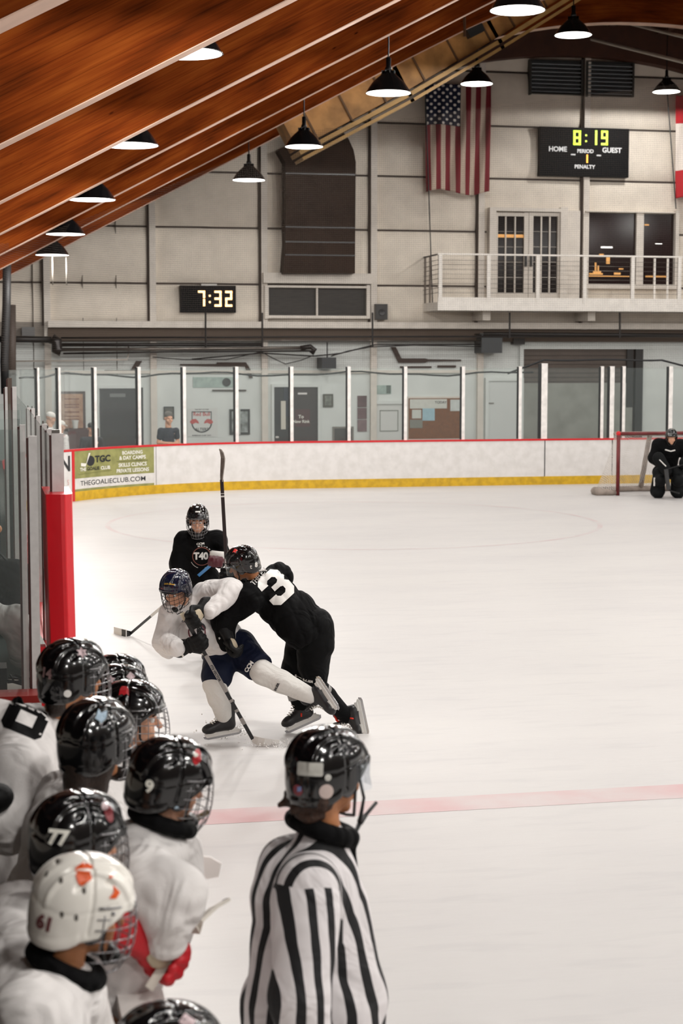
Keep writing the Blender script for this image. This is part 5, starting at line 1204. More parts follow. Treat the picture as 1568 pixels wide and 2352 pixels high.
# === goalie and net
def p_goalie():
    T = 37.0; A = lambda x, y, dt=0.: at(x, y, T+dt)
    p = person('goaltender in black crouching in front of the goal net', (A(1535, 1138)[0], A(1535, 1138)[1], 0))
    M = frame(A(1541, 1005, -.2), dC(.0, -.25, -1), dC(0, 1, -.2)); s = 1.15
    neck = A(1540, 1018); ch = A(1538, 1035); pv = A(1530, 1078, .2)
    hl, kl, al = A(1515, 1085, .1), A(1512, 1103, -.2), A(1507, 1128, 0); hr, kr, ar = A(1548, 1085, .1), A(1553, 1103, -.2), A(1553, 1128, 0)
    a1, e1, w1 = A(1512, 1022), A(1501, 1052, .0), A(1520, 1070, -.3); a2, e2, w2 = A(1563, 1024), A(1578, 1048), A(1572, 1062, -.3)
    body(p, M, neck, [chain((neck, .07), (ch, .14), (pv, .14)), chain((ch, .08), (a1, .06), (e1, .05), (w1, .04)), chain((ch, .08), (a2, .06), (e2, .05), (w2, .04)), chain((pv, .1), (hl, .09), (kl, .07), (al, .05)), chain((pv, .1), (hr, .09), (kr, .07), (ar, .05))], s=s, vox=.016)
    make_helmet(M, p, M_hblk, s, .5, 'none')
    organic('jersey', [C_(ch, pv, .22, .22), C_(a1, a2, .14, .14), C_(a1, e1, .14, .12), C_(e1, w1, .12, .1), C_(a2, e2, .14, .12), C_(e2, w2, .12, .1)], M_jb, p, .02, .06)
    organic('pants', [C_(pv, hl, .2, .17), C_(pv, hr, .2, .17)], M_pb, p, .025, .03)
    for kk, aa, lb in ((kl, al, -1), (kr, ar, 1)):
        q = organic('leg_pad', [C_(kk+V(0, 0, .16)-FH*.1, aa+V(0, 0, .04)-FH*.12, .14, .155, FH, .6), C_(kk-FH*.18, kk-FH*.18+V(0, 0, .02), .13), C_(aa-FH*.16, aa-FH*.2+V(0, 0, -.03), .16, .13, FH, .7)], mat('black_pad', '090b0c', .6, spec=.15), p, .018, .03)
        MB().obox(kk+RGT*lb*.13-FH*.2+V(0, 0, -.02), [RGT, FH, (0, 0, 1)], (.012, .02, .09)).build('white_piping', M_glw, q)
        make_skate(frame(aa+V(0, 0, .03), dC(.2*lb, 0, -1), dC(0, 1, 0)), p, 1.0, vox=.014)
    g = organic('blocker', [C_(A(1512, 1052, -.5), A(1530, 1082, -.5), .13, .12, FH, .5)], MATS['black_pad'], p, .016, .03); MB().bar(A(1514, 1056, -.62), A(1529, 1071, -.62), .03, .02).build('white_piping', M_glw, g)
    organic('catching_glove', [E_(A(1572, 1064, -.4), (.13, .1, .15))], MATS['black_pad'], p, .016, .03)
    MB().tube([A(1527, 1033, -.36), A(1540, 1036.5, -.36), A(1550, 1034, -.36)], .014, 6).build('chest_mark', M_glw, p)
    s0, s1 = A(1560, 1060, -.45), A(1529, 1078, -.62); st = thing('goalie_stick', 'black goalie stick held across the goaltender\'s knees', 'hockey stick', tuple(s1)); MB().bar(A(1585, 1062, -.5), s1, .03, .02).build('shaft', M_black, st)
    MB().bar(s1, A(1535, 1125, -.7), .09, .025).build('paddle', M_black, st); MB().bar(A(1535, 1126, -.7), A(1560, 1133, -.75), .09, .025).build('blade', M_black, st)
p_goalie()
gl = onZ(1418, 1138, 0); GX, GY = gl[0], gl[1]; GH = onY(1418, 996, GY)[2]
net = thing('goal_net', 'red framed hockey goal with white netting at the far end', 'goal', (GX+.92, GY, 0))
Mgr = mat('goal_red_frame', '6e1a1c', .4, noise=.35, nscale=9); Mgw = mat('dirty_white_padding', '9b8e84', .7, noise=.35, nscale=7)
for x in (GX, GX+1.83): MB().tube([(x, GY, 0), (x, GY, GH)], .042, 12).build('goal_post', Mgr, net, smooth=True)
MB().tube([(GX, GY, GH), (GX+1.83, GY, GH)], .036, 12).build('crossbar', Mgr, net, smooth=True)
MB().sphere((GX, GY, GH), .055, 8).build('corner_joint', M_red, net, smooth=True)
def arcpts(z, dep, fl, n=18): return [np.array((GX+.915+(.915+fl)*-math.cos(math.pi*i/n)*1.0, GY+dep*math.sin(math.pi*i/n)**.55, z)) for i in range(n+1)]
base = arcpts(.05, 1.05, .0); base2 = []
pts = [V(GX, GY+.02, .06), V(GX-.42, GY+.12, .07), V(GX-.38, GY+.4, .07), V(GX+.1, GY+.95, .06), V(GX+.9, GY+1.05, .06), V(GX+1.7, GY+.95, .06), V(GX+2.2, GY+.4, .07), V(GX+2.25, GY+.12, .07), V(GX+1.83, GY+.02, .06)]
MB().tube(pts, [.05, .1, .1, .07, .07, .07, .1, .1, .05], 10).build('base_padding', Mgw, net, smooth=True)
tpz = [V(GX, GY, GH), V(GX+.05, GY+.35, GH-.02), V(GX+.35, GY+.5, GH-.03), V(GX+.9, GY+.52, GH-.03), V(GX+1.5, GY+.5, GH-.03), V(GX+1.78, GY+.35, GH-.02), V(GX+1.83, GY, GH)]
MB().tube(tpz[1:-1], .05, 8).build('top_back_bar', Mgw, net, smooth=True)
MB().tube([V(GX+.95, GY+.52, GH), V(GX+.95, GY+1.05, .05)], .06, 8).build('back_brace', Mgw, net, smooth=True)
def lerp_path(P, n):
    P = np.array(P); s = np.r_[0, np.cumsum(np.linalg.norm(np.diff(P, axis=0), axis=1))]; t = np.linspace(0, s[-1], n); return np.stack([np.interp(t, s, P[:, i]) for i in range(3)], 1), t
a, ta = lerp_path(tpz, 40); b_, tb = lerp_path(pts, 40); v = []; uv = []; f = []
for i in range(40):
    for j in range(9):
        u = j/8; q = a[i]*(1-u)+b_[i]*u; q = q+V(0, -.12*math.sin(math.pi*u)*math.sin(math.pi*i/39), 0); v.append(q); uv.append((tb[i]+.1*u, u*1.5+.3*math.sin(3*tb[i])))
for i in range(39):
    for j in range(8): k = i*9+j; f.append((k, k+9, k+10, k+1))
link('netting', v, f, net_mat('white_goal_net', .05, .0085, 'd5cfc8'), net, uvs=uv)
v = list(a[:])+[V(q[0], GY, GH) for q in a]; link('netting', [p for p in v], [(i, i+1, i+41, i+40) for i in range(39)], MATS.get('x') or bpy.data.materials['white_goal_net'], net, uvs=[(t, 0) for t in ta]+[(t, .5) for t in ta])
# === spectators behind the far glass
def spectator(label, px, py, t, fwd, mj, hairm, cap=None, s=1.05, arms='down', skin=None, folded=False):
    A = lambda x, y, dt=0.: at(x, y, t+dt); k = 3900/t
    p = person(label, (A(px, py)[0], A(px, py)[1], 0)); H = A(px, py); M = frame(H, fwd); U = V(0, 0, 1); f_ = nrm((fwd[0], fwd[1], 0)); R_ = np.cross(f_, U)
    neck = H-U*.16*s-f_*.02; ch = neck-U*.2; pv = ch-U*.42; floor = V(0, 0, 0)
    shs = [ch+R_*.19*sg+U*.1 for sg in (1, -1)]; els = [q-U*.27+R_*.06*sg-f_*.02 for q, sg in zip(shs, (1, -1))]
    wrs = [ch-U*.2+f_*.2-R_*.12*sg-U*(.0 if sg > 0 else .04) for sg in (1, -1)] if folded else [e-U*.22+f_*.08 for e in els]
    feet = [V(q[0], q[1], .08) for q in (pv+R_*.1, pv-R_*.1)]; kn = [(pv+V(0, 0, 0)+fe)/2+f_*.03 for fe in feet]
    ar = [chain((ch, .09), (a, .055), (e, .045), (w_, .032), (w_+(w_-e)*.35, .036)) for a, e, w_ in zip(shs, els, wrs)]
    body(p, M, neck, [chain((neck, .06), (ch, .10), (pv, .10))]+ar+[chain((pv, .1), (k1, .07), (fe, .05)) for k1, fe in zip(kn, feet)], m=skin or M_skin, s=s, vox=.013)
    sl = .55 if folded else 1.
    L = [C_(ch, pv, .15, .15, f_, .8), C_(shs[0], shs[1], .075, .075), C_(neck-U*.04, ch, .07, .12)]+[C_(a, a+(e-a)*sl, .075, .07) for a, e in zip(shs, els)]+([] if folded else [C_(e, w_, .065, .05) for e, w_ in zip(els, wrs)])
    organic('shirt', L, mj, p, .014, .03, fold(int(px), .012, 18))
    organic('trousers', [C_(pv, k1, .13, .09) for k1 in kn]+[C_(k1, fe, .09, .07) for k1, fe in zip(kn, feet)], M_nav, p, .025, .03)
    if cap:
        organic('cap', [tp(M, E_((0, -.01, .075), (.086, .105, .075)), s), tp(M, C_((0, .09, .062), (0, .15, .05), .045, .04, (0, 0, 1), .2), s)], cap, p, .01, .01)
    else: organic('hair', [tp(M, E_((0, -.012, .075), (.085, .094, .082)), s), tp(M, C_((.068, -.03, .0), (-.068, -.03, .0), .03), s)], hairm, p, .01, .02)
    return p
spectator('man in navy polo shirt with folded arms behind the far glass', 387, 962, 40.6, dC(.45, -.1, -.9), M_nav, M_ghair, None, 1.2, folded=True)
spectator('person in dark jacket and black cap behind the far glass by the framed notice', 210, 985, 40.0, dC(.3, -.2, -.95), mat('dark_jacket', '1a1f29', .7, noise=.3, nscale=12), M_hair, mat('black_cap', '0d0e10', .6), 1.05)
spectator('player in white helmet-like cap standing nearest the corner boards at left', 116, 962, 39.5, dC(.9, -.2, .2), M_jw, M_hair, mat('white_cap', 'e8e4de', .5), 1.1)
spectator('person in white top and white cap just right of the side glass posts', 140, 980, 40.0, dC(.6, -.2, .6), M_jw, M_hair, MATS['white_cap'], 1.0)
ms = thing('dim_red_cabinet', 'dark red cabinet with a white cup behind the glass below the framed notice', 'cabinet', tuple(onY(180, 1035, YW-.6)))
wbox(158, 985, 228, 1060, YW-.3, .6).build('body', mat('dark_maroon', '3f1a1c', .6), ms)
zc_ = onY(158, 985, YW-.9)[2]; cu = onY(173, 985, YW-.6); o = MB().lathe(V(cu[0], YW-.6, zc_), [(.001, 0), (.07, 0), (.09, .2), (.1, .2), (.1, .24), (.001, .25)], 16).build('paper_cup', mat('cup_white', 'cfcfca', .5)); tag(o, 'white paper cup on the dark red cabinet behind the far glass', 'cup')
# ---------------- the referee ----------------
def stripe_mat(name, period, duty, ph=0.):
    m = bpy.data.materials.new(name); m.use_nodes = True; nt = m.node_tree; N = nt.nodes; L = nt.links; b = N['Principled BSDF']; b.inputs['Roughness'].default_value = .75
    tc = N.new('ShaderNodeTexCoord'); sx = N.new('ShaderNodeSeparateXYZ'); L.new(tc.outputs['UV'], sx.inputs[0])
    ns = N.new('ShaderNodeTexNoise'); ns.inputs['Scale'].default_value = 7; ns.inputs['Detail'].default_value = 1; L.new(tc.outputs['Object'], ns.inputs['Vector'])
    w_ = N.new('ShaderNodeMath'); w_.operation = 'MULTIPLY_ADD'; w_.inputs[1].default_value = .02; L.new(ns.outputs[0], w_.inputs[0]); L.new(sx.outputs[0], w_.inputs[2])
    a = N.new('ShaderNodeMath'); a.operation = 'ADD'; a.inputs[1].default_value = 10+ph; L.new(w_.outputs[0], a.inputs[0])
    q = N.new('ShaderNodeMath'); q.operation = 'MODULO'; q.inputs[1].default_value = period; L.new(a.outputs[0], q.inputs[0])
    t = N.new('ShaderNodeMath'); t.operation = 'LESS_THAN'; t.inputs[1].default_value = period*duty; L.new(q.outputs[0], t.inputs[0])
    x = N.new('ShaderNodeMix'); x.data_type = 'RGBA'; x.inputs[6].default_value = (*lin('dcd7d8'), 1); x.inputs[7].default_value = (*lin('0c0c0f'), 1); L.new(t.outputs[0], x.inputs[0]); L.new(x.outputs[2], b.inputs['Base Color'])
    n = N.new('ShaderNodeTexNoise'); n.inputs['Scale'].default_value = 5; n.inputs['Distortion'].default_value = 1.5; L.new(tc.outputs['Object'], n.inputs['Vector']); bp = N.new('ShaderNodeBump'); bp.inputs['Strength'].default_value = .7; bp.inputs['Distance'].default_value = .05; L.new(n.outputs[0], bp.inputs['Height']); L.new(bp.outputs[0], b.inputs['Normal'])
    return m
def p_ref():
    T = 5.42; A = lambda x, y, dt=0.: at(x, y, T+dt)
    p = person('referee in black and white striped shirt and black helmet watching play', (A(715, 2300)[0], A(715, 2300)[1], 0))
    fwd = nrm(dC(.93, 0, .37)); lat = nrm(np.cross(fwd, V(0, 0, 1)))      # lat = his right, towards the camera
    M = frame(A(752, 1785), dC(.72, -.06, .69), dC(-.04, 1, 0)); s = 1.02
    neck = A(737, 1915, .03); ch = A(712, 2055, .06); pv = A(712, 2560, .06)
    shR, elR, wrR = A(706, 2040, -.17), A(690, 2285, -.24), A(722, 2480, -.22); shL, elL, wrL = A(702, 2010, .25), A(690, 2270, .33), A(720, 2460, .3)
    hips = [pv+lat*.1, pv-lat*.1]; feet = [V(q[0], q[1], .14) for q in hips]; kn = [(a+b)/2+fwd*.04 for a, b in zip(hips, feet)]
    body(p, M, neck, [chain((neck, .065), (ch, .10), (pv, .10)), chain((ch, .08), (shR, .05), (elR, .04), (wrR, .035), (wrR+V(0, 0, -.1), .035)), chain((ch, .08), (shL, .05), (elL, .04), (wrL, .035), (wrL+V(0, 0, -.1), .035))]+[chain((pv, .1), (h_, .08), (k_, .06), (f_, .04)) for h_, k_, f_ in zip(hips, kn, feet)], m=M_skin2, s=s, vox=.007)
    h = make_helmet(M, p, M_hblk, s*.965, 1.3, 'visor')
    sticker = mat('pale_sticker', 'b9b7b0', .5)
    def rr(w_, h_, r=.2): return [[(x*w_/2, y*h_/2) for x, y in ((-1+r*h_/w_, -1), (1-r*h_/w_, -1), (1, -1+r), (1, 1-r), (1-r*h_/w_, 1), (-1+r*h_/w_, 1), (-1, 1-r), (-1, -1+r))]]
    decal_px('sticker', poly_2d(rr(2, 1), .25), BV[h], 710, 1767, .042, sticker, h, nmix=.5)
    decal_px('sticker', poly_2d([circle_2d(.5)], .2), BV[h], 749, 1818, .046, mat('pinkish_sticker', 'c3b1ab', .5), h, nmix=.5)
    decal_px('sticker', poly_2d([circle_2d(.5)], .2), BV[h], 753, 1786, .021, sticker, h, nmix=.5)
    decal_px('flag_sticker', poly_2d([circle_2d(.5)], .2), BV[h], 684, 1815, .036, mat('red_blue_sticker', '8a3640', .4), h, nmix=.5); decal_px('flag_sticker', poly_2d([[(0, 0), (.5, .1), (.5, .6), (0, .5)]], .2), BV[h], 688, 1812, .018, mat('blue_sticker', '7f93c6', .4), h, lift=.005, nmix=.5)
    L_ = lambda q: TW(M, np.array(q, float)*s)
    MB().tube([L_((.09, .05, .01)), L_((.088, .075, -.06)), L_((.05, .10, -.13)), L_((.03, .12, -.15)), L_((.02, .16, -.13)), L_((.02, .20, -.10))], [.005, .005, .007, .012, .006, .006], 8).build('loose_strap', M_strap, h, smooth=True)
    MB().tube([L_((.03, .12, -.15)), L_((.05, .07, -.19)), L_((.06, .02, -.20))], [.009, .005, .003], 8).build('loose_strap', M_strap, h, smooth=True)
    organic('hair', [tp(M, C_((-.05, -.08, -.05), (.05, -.07, -.05), .04), s), tp(M, C_((0, -.075, -.05), (0, -.07, -.09), .058, .05), s), tp(M, C_((-.05, -.1, -.06), (-.08, -.13, -.085), .016, .006), s), tp(M, C_((.0, -.095, -.06), (-.02, -.125, -.095), .02, .008), s)], mat('auburn_hair', '3d2313', .6, noise=.5, nscale=70, bump=.8, bscale=90), p, .007, .02, fold(5, .012, 90))
    o0 = (ch+pv)/2
    def uvt(v):
        q = v-o0; l = q@lat; f_ = np.abs(q@fwd); th = np.arctan2(l, f_+.02)*.19; w_ = np.clip((v[:, 2]-(ch[2]-.12))/.2, 0, 1); return np.stack([l*w_+th*(1-w_), v[:, 2]], 1)
    L = [C_(ch+V(0, 0, -.03), pv, .162, .175, lat, 1.1), C_(shR, shL, .095, .095), C_(A(655, 2070, .06), A(655, 2300, .06), .11, .11), C_(A(770, 2080, .05), A(790, 2300, .05), .09, .13), C_(neck+V(0, 0, -.03), ch, .085, .13), C_(A(650, 1975, .1), A(735, 1955, .1), .06, .06), C_(A(668, 2000, .05), A(760, 2010, .03), .075, .07), C_(A(785, 2300, 0.05), A(790, 2600, .05), .13, .15), C_(A(640, 2300, .06), A(650, 2600, .06), .11, .12)]
    organic('shirt', L, stripe_mat('referee_stripes', .066, .42, .012), p, .0085, .06, fold(31, .024, 13), uvf=uvt)
    for (a, e, w_, q) in ((shR, elR, wrR, 0), (shL, elL, wrL, 1)):
        L = [C_(a+V(0, 0, -.035), e, .108, .093), C_(e, w_, .092, .078)]
        organic('sleeve', L, stripe_mat('sleeve_stripes_%d' % q, .062, .44, .02), p, .0085, .03, fold(33+q, .012, 13), uvf=lambda v, e=e: np.stack([(v-e)@fwd, v[:, 2]], 1))
    d = nrm(neck-ch); cc = neck+d*.02
    R1 = nrm(fwd*.9+V(0, 0, -.35)); ax = nrm(np.cross(lat, R1)); ax = ax if ax[2] > 0 else -ax
    organic('collar', [C_(cc+R1*.098*math.cos(a)+lat*.088*math.sin(a), cc+R1*.098*math.cos(a+.35)+lat*.088*math.sin(a+.35), .026, .026) for a in np.arange(0, 6.28, .35)]+[C_(cc+R1*.085+lat*.03, cc+R1*.11+V(0, 0, -.1)+lat*.03, .02, .01)], M_jb, p, .0075, .02)
    organic('trousers', [C_(pv, k_, .15, .1) for k_ in kn]+[C_(k_, f_+V(0, 0, .1), .1, .07) for k_, f_ in zip(kn, feet)], M_pb, p, .02, .03)
    for f_ in feet: make_skate(frame(f_, fwd), p, 1.1, vox=.012)
    g = MB().tube([A(604, 2110, .2), A(598, 2135, .2), A(604, 2160, .2)], .012, 8).build('whistle_loop', M_strap, p, smooth=True)
    pc = MB(); c = shR+(elR-shR)*.42+fwd*.103+lat*.0; MB().obox(c, [fwd, lat, (0, 0, 1)], (.012, .03, .035)).build('whistle', M_black, p)
p_ref()
# ---------------- players on the bench ----------------
FLOORZ = .3
def bench(label, px, py, t, az, pitch=0., roll=0., hm=None, s=1., res=1.2, jm=None, neck=None, chest=None, sh=None, arms=None, num=None, cage=True, cagem=None, skin=None, hair=True, collar=None, seed=1, lean=.12, face=False, longhair=False, shw=.2, group=None, extra=None, leanlat=0.):
    A = lambda x, y, dt=0.: at(x, y, t+dt); H = A(px, py); a = math.radians(az)
    fh = FH*math.cos(a)+RGT*math.sin(a); f_ = nrm(fh*math.cos(math.radians(pitch))-V(0, 0, math.sin(math.radians(pitch)))); rt = nrm(np.cross(fh, V(0, 0, 1))); U = V(0, 0, 1)
    up = nrm(U*math.cos(math.radians(roll))+rt*math.sin(math.radians(roll)))
    M = frame(H, f_, up); p = person(label, (H[0], H[1], FLOORZ), group)
    bf = RGT*.97+FH*.2; bf = nrm(bf); br = nrm(np.cross(bf, U))         # body faces the ice
    nk = neck if neck is not None else H-U*.15*s-bf*.05; ch = chest if chest is not None else nk-U*.2-bf*lean; pv = ch-U*.40-bf*lean*1.2
    shs = sh or [ch+U*.09+br*shw, ch+U*.09-br*shw]
    els = [arms[i][0] if arms and arms[i] else q-U*.25+bf*.08+br*(.08 if i == 0 else -.08) for i, q in enumerate(shs)]; wrs = [arms[i][1] if arms and arms[i] else e+bf*.2-U*.06 for i, e in enumerate(els)]
    hips = [pv+br*.1, pv-br*.1]; feet = [V(q[0]-.02, q[1], FLOORZ+.15) for q in hips]; kn = [(q+w_)/2+bf*.08 for q, w_ in zip(hips, feet)]
    body(p, M, nk, [chain((nk, .06), (ch, .11), (pv, .11))]+[chain((ch, .08), (a_, .05), (e, .04), (w_, .03)) for a_, e, w_ in zip(shs, els, wrs)]+[chain((pv, .1), (h_, .08), (k_, .06), (w_, .04)) for h_, k_, w_ in zip(hips, kn, feet)], m=skin or M_skin, s=s, vox=.0065 if face else .009)
    h = make_helmet(M, p, hm or M_hblk, s*1.02, res, 'cage' if cage else 'none', cagem or M_cage)
    if face: add_eyes(M, p, s)
    if hair: organic('hair', [tp(M, C_((-.05, -.08, -.04), (.05, -.08, -.04), .034), s), tp(M, C_((0, -.085, -.05), (0, -.075, -.11), .05, .035), s)], M_hair, p, .009, .02, fold(seed, .008, 70))
    if longhair: organic('long_hair', [tp(M, C_((0, -.08, -.05), (0, -.09, -.16), .07, .05), s), tp(M, C_((.06, -.03, -.05), (.03, -.05, -.15), .04), s)], M_hair, p, .009, .02, fold(seed+3, .012, 60))
    L = [C_(ch, pv, .165, .16, bf, .8), C_(shs[0], shs[1], .092, .092), C_(nk-U*.05, ch, .075, .13)]+[C_(a_, e, .094, .088) for a_, e in zip(shs, els)]+[C_(e, w_, .085, .062) for e, w_ in zip(els, wrs)]
    if extra: L += extra
    j = organic('jersey', L, jm or M_jw, p, .0105, .055, fold(seed+40, .032, 15))
    if collar: na = nrm(H-U*.05-nk); tb = nrm(bf-na*(bf@na)); b2 = np.cross(na, tb); cc = nk+na*.03; organic('collar', [C_(cc+tb*.09*math.cos(q)+b2*.085*math.sin(q), cc+tb*.09*math.cos(q+.4)+b2*.085*math.sin(q+.4), .024) for q in np.arange(0, 6.28, .4)], M_jb, p, .008, .015)
    organic('shorts', [C_(pv, k_, .14, .11) for k_ in kn], M_pb, p, .02, .03)
    for k_, w_ in zip(kn, feet): organic('sock', [C_(k_, w_, .08, .06)], M_sw, p, .02, .02); make_skate(frame(w_, bf), p, 1., vox=.014)
    if num:
        for tx, nx_, ny_, hh, rt_, mm in num: decal_px('helmet_number', text_2d(tx, 1, .05, .25), BV[h], nx_, ny_, hh, mm, h, rot=rt_, nmix=.6)
    return p, h, j, dict(ch=ch, nk=nk, sh=shs, el=els, wr=wrs, bf=bf, br=br, M=M, A=A, pv=pv)
Mnum = mat('pale_number_sticker', 'd9c6c2', .5); Mnumr = mat('dim_pink_sticker', '8d6f6e', .5)
def star(n=6, r0=.28, r1=.5): return [[((r1 if i % 2 == 0 else r0)*math.sin(math.pi*i/n), (r1 if i % 2 == 0 else r0)*math.cos(math.pi*i/n)) for i in range(2*n)]]
def sticker_on(h, nm, polys, x, y, hh, m, lift=.003, rot=0): return decal_px(nm, poly_2d(polys, .25), BV[h], x, y, hh, m, h, lift=lift, rot=rot, nmix=.6)
Mpk = mat('pale_pink_sticker', 'c9b3b6', .4); Mrs = mat('red_sticker', 'b9232b', .4); Mbl = mat('pale_blue_sticker', 'a9bfd0', .4)
# far two helmets
bench('bench player with a shiny black helmet bearing a pink star, furthest along the bench', 270, 1580, 8.3, 70, 5, seed=61, shw=.17, hair=False, s=.97)
q = bench('bench player whose black helmet rises just in front of the furthest one', 274, 1606, 7.9, 62, 8, seed=62, shw=.17, hair=False, s=.95)
sticker_on(q[1], 'sticker', star(5), 254, 1560, .04, Mpk); sticker_on(q[1], 'sticker', star(4, .35), 300, 1554, .045, Mpk)
q = bench('bench player in profile with steel cage, red logo on black helmet, above number 9', 303, 1652, 7.35, 85, 4, seed=63, face=True, s=1.0, collar=True)
sticker_on(q[1], 'red_logo', [[(0, 0), (.3, .15), (.5, 0), (.8, .15), (1, 0), (.95, .6), (.8, 1), (.5, .75), (.25, 1), (.05, .6)]], 285, 1587, .042, Mrs)
q = bench('bench player with number 14 on a black helmet, nearest the red pad', 168, 1563, 6.75, 48, 2, seed=64, num=[('14', 109, 1546, .04, .1, Mnumr)], s=.98, neck=at(125, 1650, 6.8), chest=at(80, 1760, 6.75), skin=M_skin2)
sticker_on(q[1], 'star_sticker', star(6), 187, 1500, .05, Mpk); sticker_on(q[1], 'ear_sticker', [circle_2d(.5)], 155, 1593, .03, M_glw)
q = bench('bench player with large plain black helmet and long dark hair', 222, 1714, 5.95, 34, 0, seed=65, s=1.0, longhair=True, skin=M_skin2, neck=at(190, 1850, 6.0), chest=at(150, 1935, 5.95))
sticker_on(q[1], 'logo_sticker', [[(0, .3), (.35, 1), (.5, .7), (1, .9), (.8, .3), (.4, 0)]], 233, 1644, .05, Mbl)
# number 9 leaning over the boards
t9 = 5.35; A9 = lambda x, y, dt=0.: at(x, y, t9+dt)
nk9 = A9(365, 1905, .0)
q = bench('bench player with number 9 on helmet leaning over the boards, red glove', 388, 1806, t9, 60, 12, roll=8, seed=66, s=.93, neck=nk9, chest=A9(320, 2010, .02), sh=[A9(335, 2015, -.2), A9(385, 1965, .2)], arms=[(A9(398, 2065, -.24), A9(384, 2150, -.2)), (A9(410, 2060, .15), A9(395, 2150, .15))], num=[('9', 343, 1806, .042, .12, M_wink)], collar=True, extra=[C_(A9(300, 2000), A9(280, 2250, 0), .14, .13)])
sticker_on(q[1], 'red_logo', [circle_2d(.5, sy=1.3)], 452, 1742, .035, Mrs); sticker_on(q[1], 'white_dot', [circle_2d(.5)], 448, 1734, .016, M_wink, .006); sticker_on(q[1], 'sticker', [circle_2d(.5)], 405, 1856, .014, Mbl)
s0_, s1_ = A9(330, 2300, -.2), A9(445, 2120, -.1); sd9 = nrm(s1_-s0_); gp = A9(384, 2205, -.18)
s0_ = gp-sd9*.1; s1_ = gp+sd9*.15
g = make_glove(grip_frame(gp, sd9, A9(376, 2120, -.2), 1), bpy.data.objects[q[0].name], M_glr, 1.15, 1, .0065); MB().lathe(A9(380, 2158, -.2), [(.05, 0), (.066, .01), (.068, .05), (.055, .055)], 18, dC(-.1, 1, 0)).build('black_cuff', M_glb, g, smooth=True)
st = make_stick('pale curved stick blade raised in the red glove of the number 9 bench player', s0_, s1_, None, mshaft=mat('grey_white_shaft', 'c5bdb2', .5), upv=-FWD)
v, f = blade_mesh([s1_, A9(440, 2140, -.1), A9(462, 2112, -.1), A9(490, 2086, -.08), A9(523, 2067, -.05)], dC(.3, .35, -.9), [.045, .07, .08, .07, .04], .01); link('blade', v, f, mat('pale_blade', 'ded7cd', .5, noise=.15, nscale=10), st)
MB().tube([A9(512, 2072, -.05), A9(524, 2066, -.05)], .006, 8).build('dark_tip', M_black, st)
# number 77
t7 = 4.95; A7 = lambda x, y, dt=0.: at(x, y, t7+dt)
q = bench('bench player with number 77 on a black helmet behind the white helmet', 180, 1945, t7, 52, 6, seed=67, s=.97, num=[('77', 135, 1924, .046, .12, M_wink)], shw=.2)
sticker_on(q[1], 'red_logo', [circle_2d(.5, sy=1.6)], 250, 1872, .045, mat('dull_red_sticker', '7b2a30', .4)); sticker_on(q[1], 'white_dot', [circle_2d(.5)], 240, 1852, .022, Mpk, .006)
# white helmet
tw = 4.45; Aw = lambda x, y, dt=0.: at(x, y, tw+dt)
q = bench('bench player in a white helmet with orange stickers, nearest the camera', 188, 2098, tw, 62, 10, roll=6, seed=68, hm=M_hwht, s=.93, neck=Aw(140, 2240), chest=Aw(90, 2330), sh=[Aw(70, 2330, -.22), Aw(150, 2300, .22)], collar=True, skin=M_skin2)
hh = q[1]
Mor = mat('orange_sticker', 'd9530f', .4)
sticker_on(hh, 'orange_sticker', [[(.4, 0), (.9, .3), (.8, .6), (1, .7), (.6, 1), (.1, .7), (.2, .2)]], 194, 2008, .055, Mor); sticker_on(hh, 'orange_sticker', [[(0, .1), (.6, 0), (1, .4), (.5, 1), (.45, .5)]], 262, 2049, .035, Mor); sticker_on(hh, 'orange_sticker', [[(0, .1), (.6, 0), (1, .4), (.5, 1)]], 254, 2013, .012, Mor)
decal_px('side_number', text_2d('61', 1, .06, .25), BV[hh], 100, 2118, .042, mat('maroon_number', '6d3b3d', .5), hh, rot=.25, nmix=.6)
for x, y in ((107, 2007), (140, 2022), (132, 1979), (142, 2100), (175, 2108), (193, 2046)): sticker_on(hh, 'vent_hole', [circle_2d(.5, sy=1.6)], x, y, .017, mat('vent_shadow', '55504a', .6), .001)
# bottom helmet
q = bench('bench player whose black helmet crosses the bottom edge of the picture', 385, 2455, 4.25, 62, 10, seed=69, s=.98, jm=M_jb)
sticker_on(q[1], 'sticker', star(4, .35), 432, 2345, .05, Mpk)
# player at the left with big black figure on the back
t8 = 6.3; A8 = lambda x, y, dt=0.: at(x, y, t8+dt)
p8 = person('bent-over player in white jersey with a big black figure 8 at the left edge', (A8(-60, 2000)[0], A8(-60, 2000)[1], FLOORZ))
M8 = frame(A8(-150, 1640, .3), dC(-.9, -.5, .2), dC(0, 1, 0)); n8 = A8(-105, 1680, .3); c8 = A8(-30, 1720, .25); v8 = A8(-60, 2000, .2); hp = [v8+V(0, .1, 0), v8-V(0, .1, 0)]; ft = [V(q_[0], q_[1], FLOORZ+.15) for q_ in hp]
body(p8, M8, n8, [chain((n8, .06), (c8, .12), (v8, .12)), chain((c8, .1), (A8(40, 1790, -.1), .05), (A8(15, 1900, -.2), .04), (A8(-20, 1880, -.3), .03))]+[chain((a, .1), (b, .05)) for a, b in zip(hp, ft)], s=1., vox=.012, face=False)
make_helmet(M8, p8, M_hblk, 1.0, .6)
j8 = organic('jersey', [C_(c8, A8(60, 1690, .45), .16, .13), C_(c8, v8, .2, .2), C_(A8(40, 1700, .2), A8(40, 1790, -.1), .14, .12), C_(A8(40, 1790, -.1), A8(15, 1900, -.2), .12, .09), C_(A8(15, 1900, -.2), A8(-20, 1880, -.3), .08, .06)], M_jw, p8, .012, .06, fold(77, .02, 12))
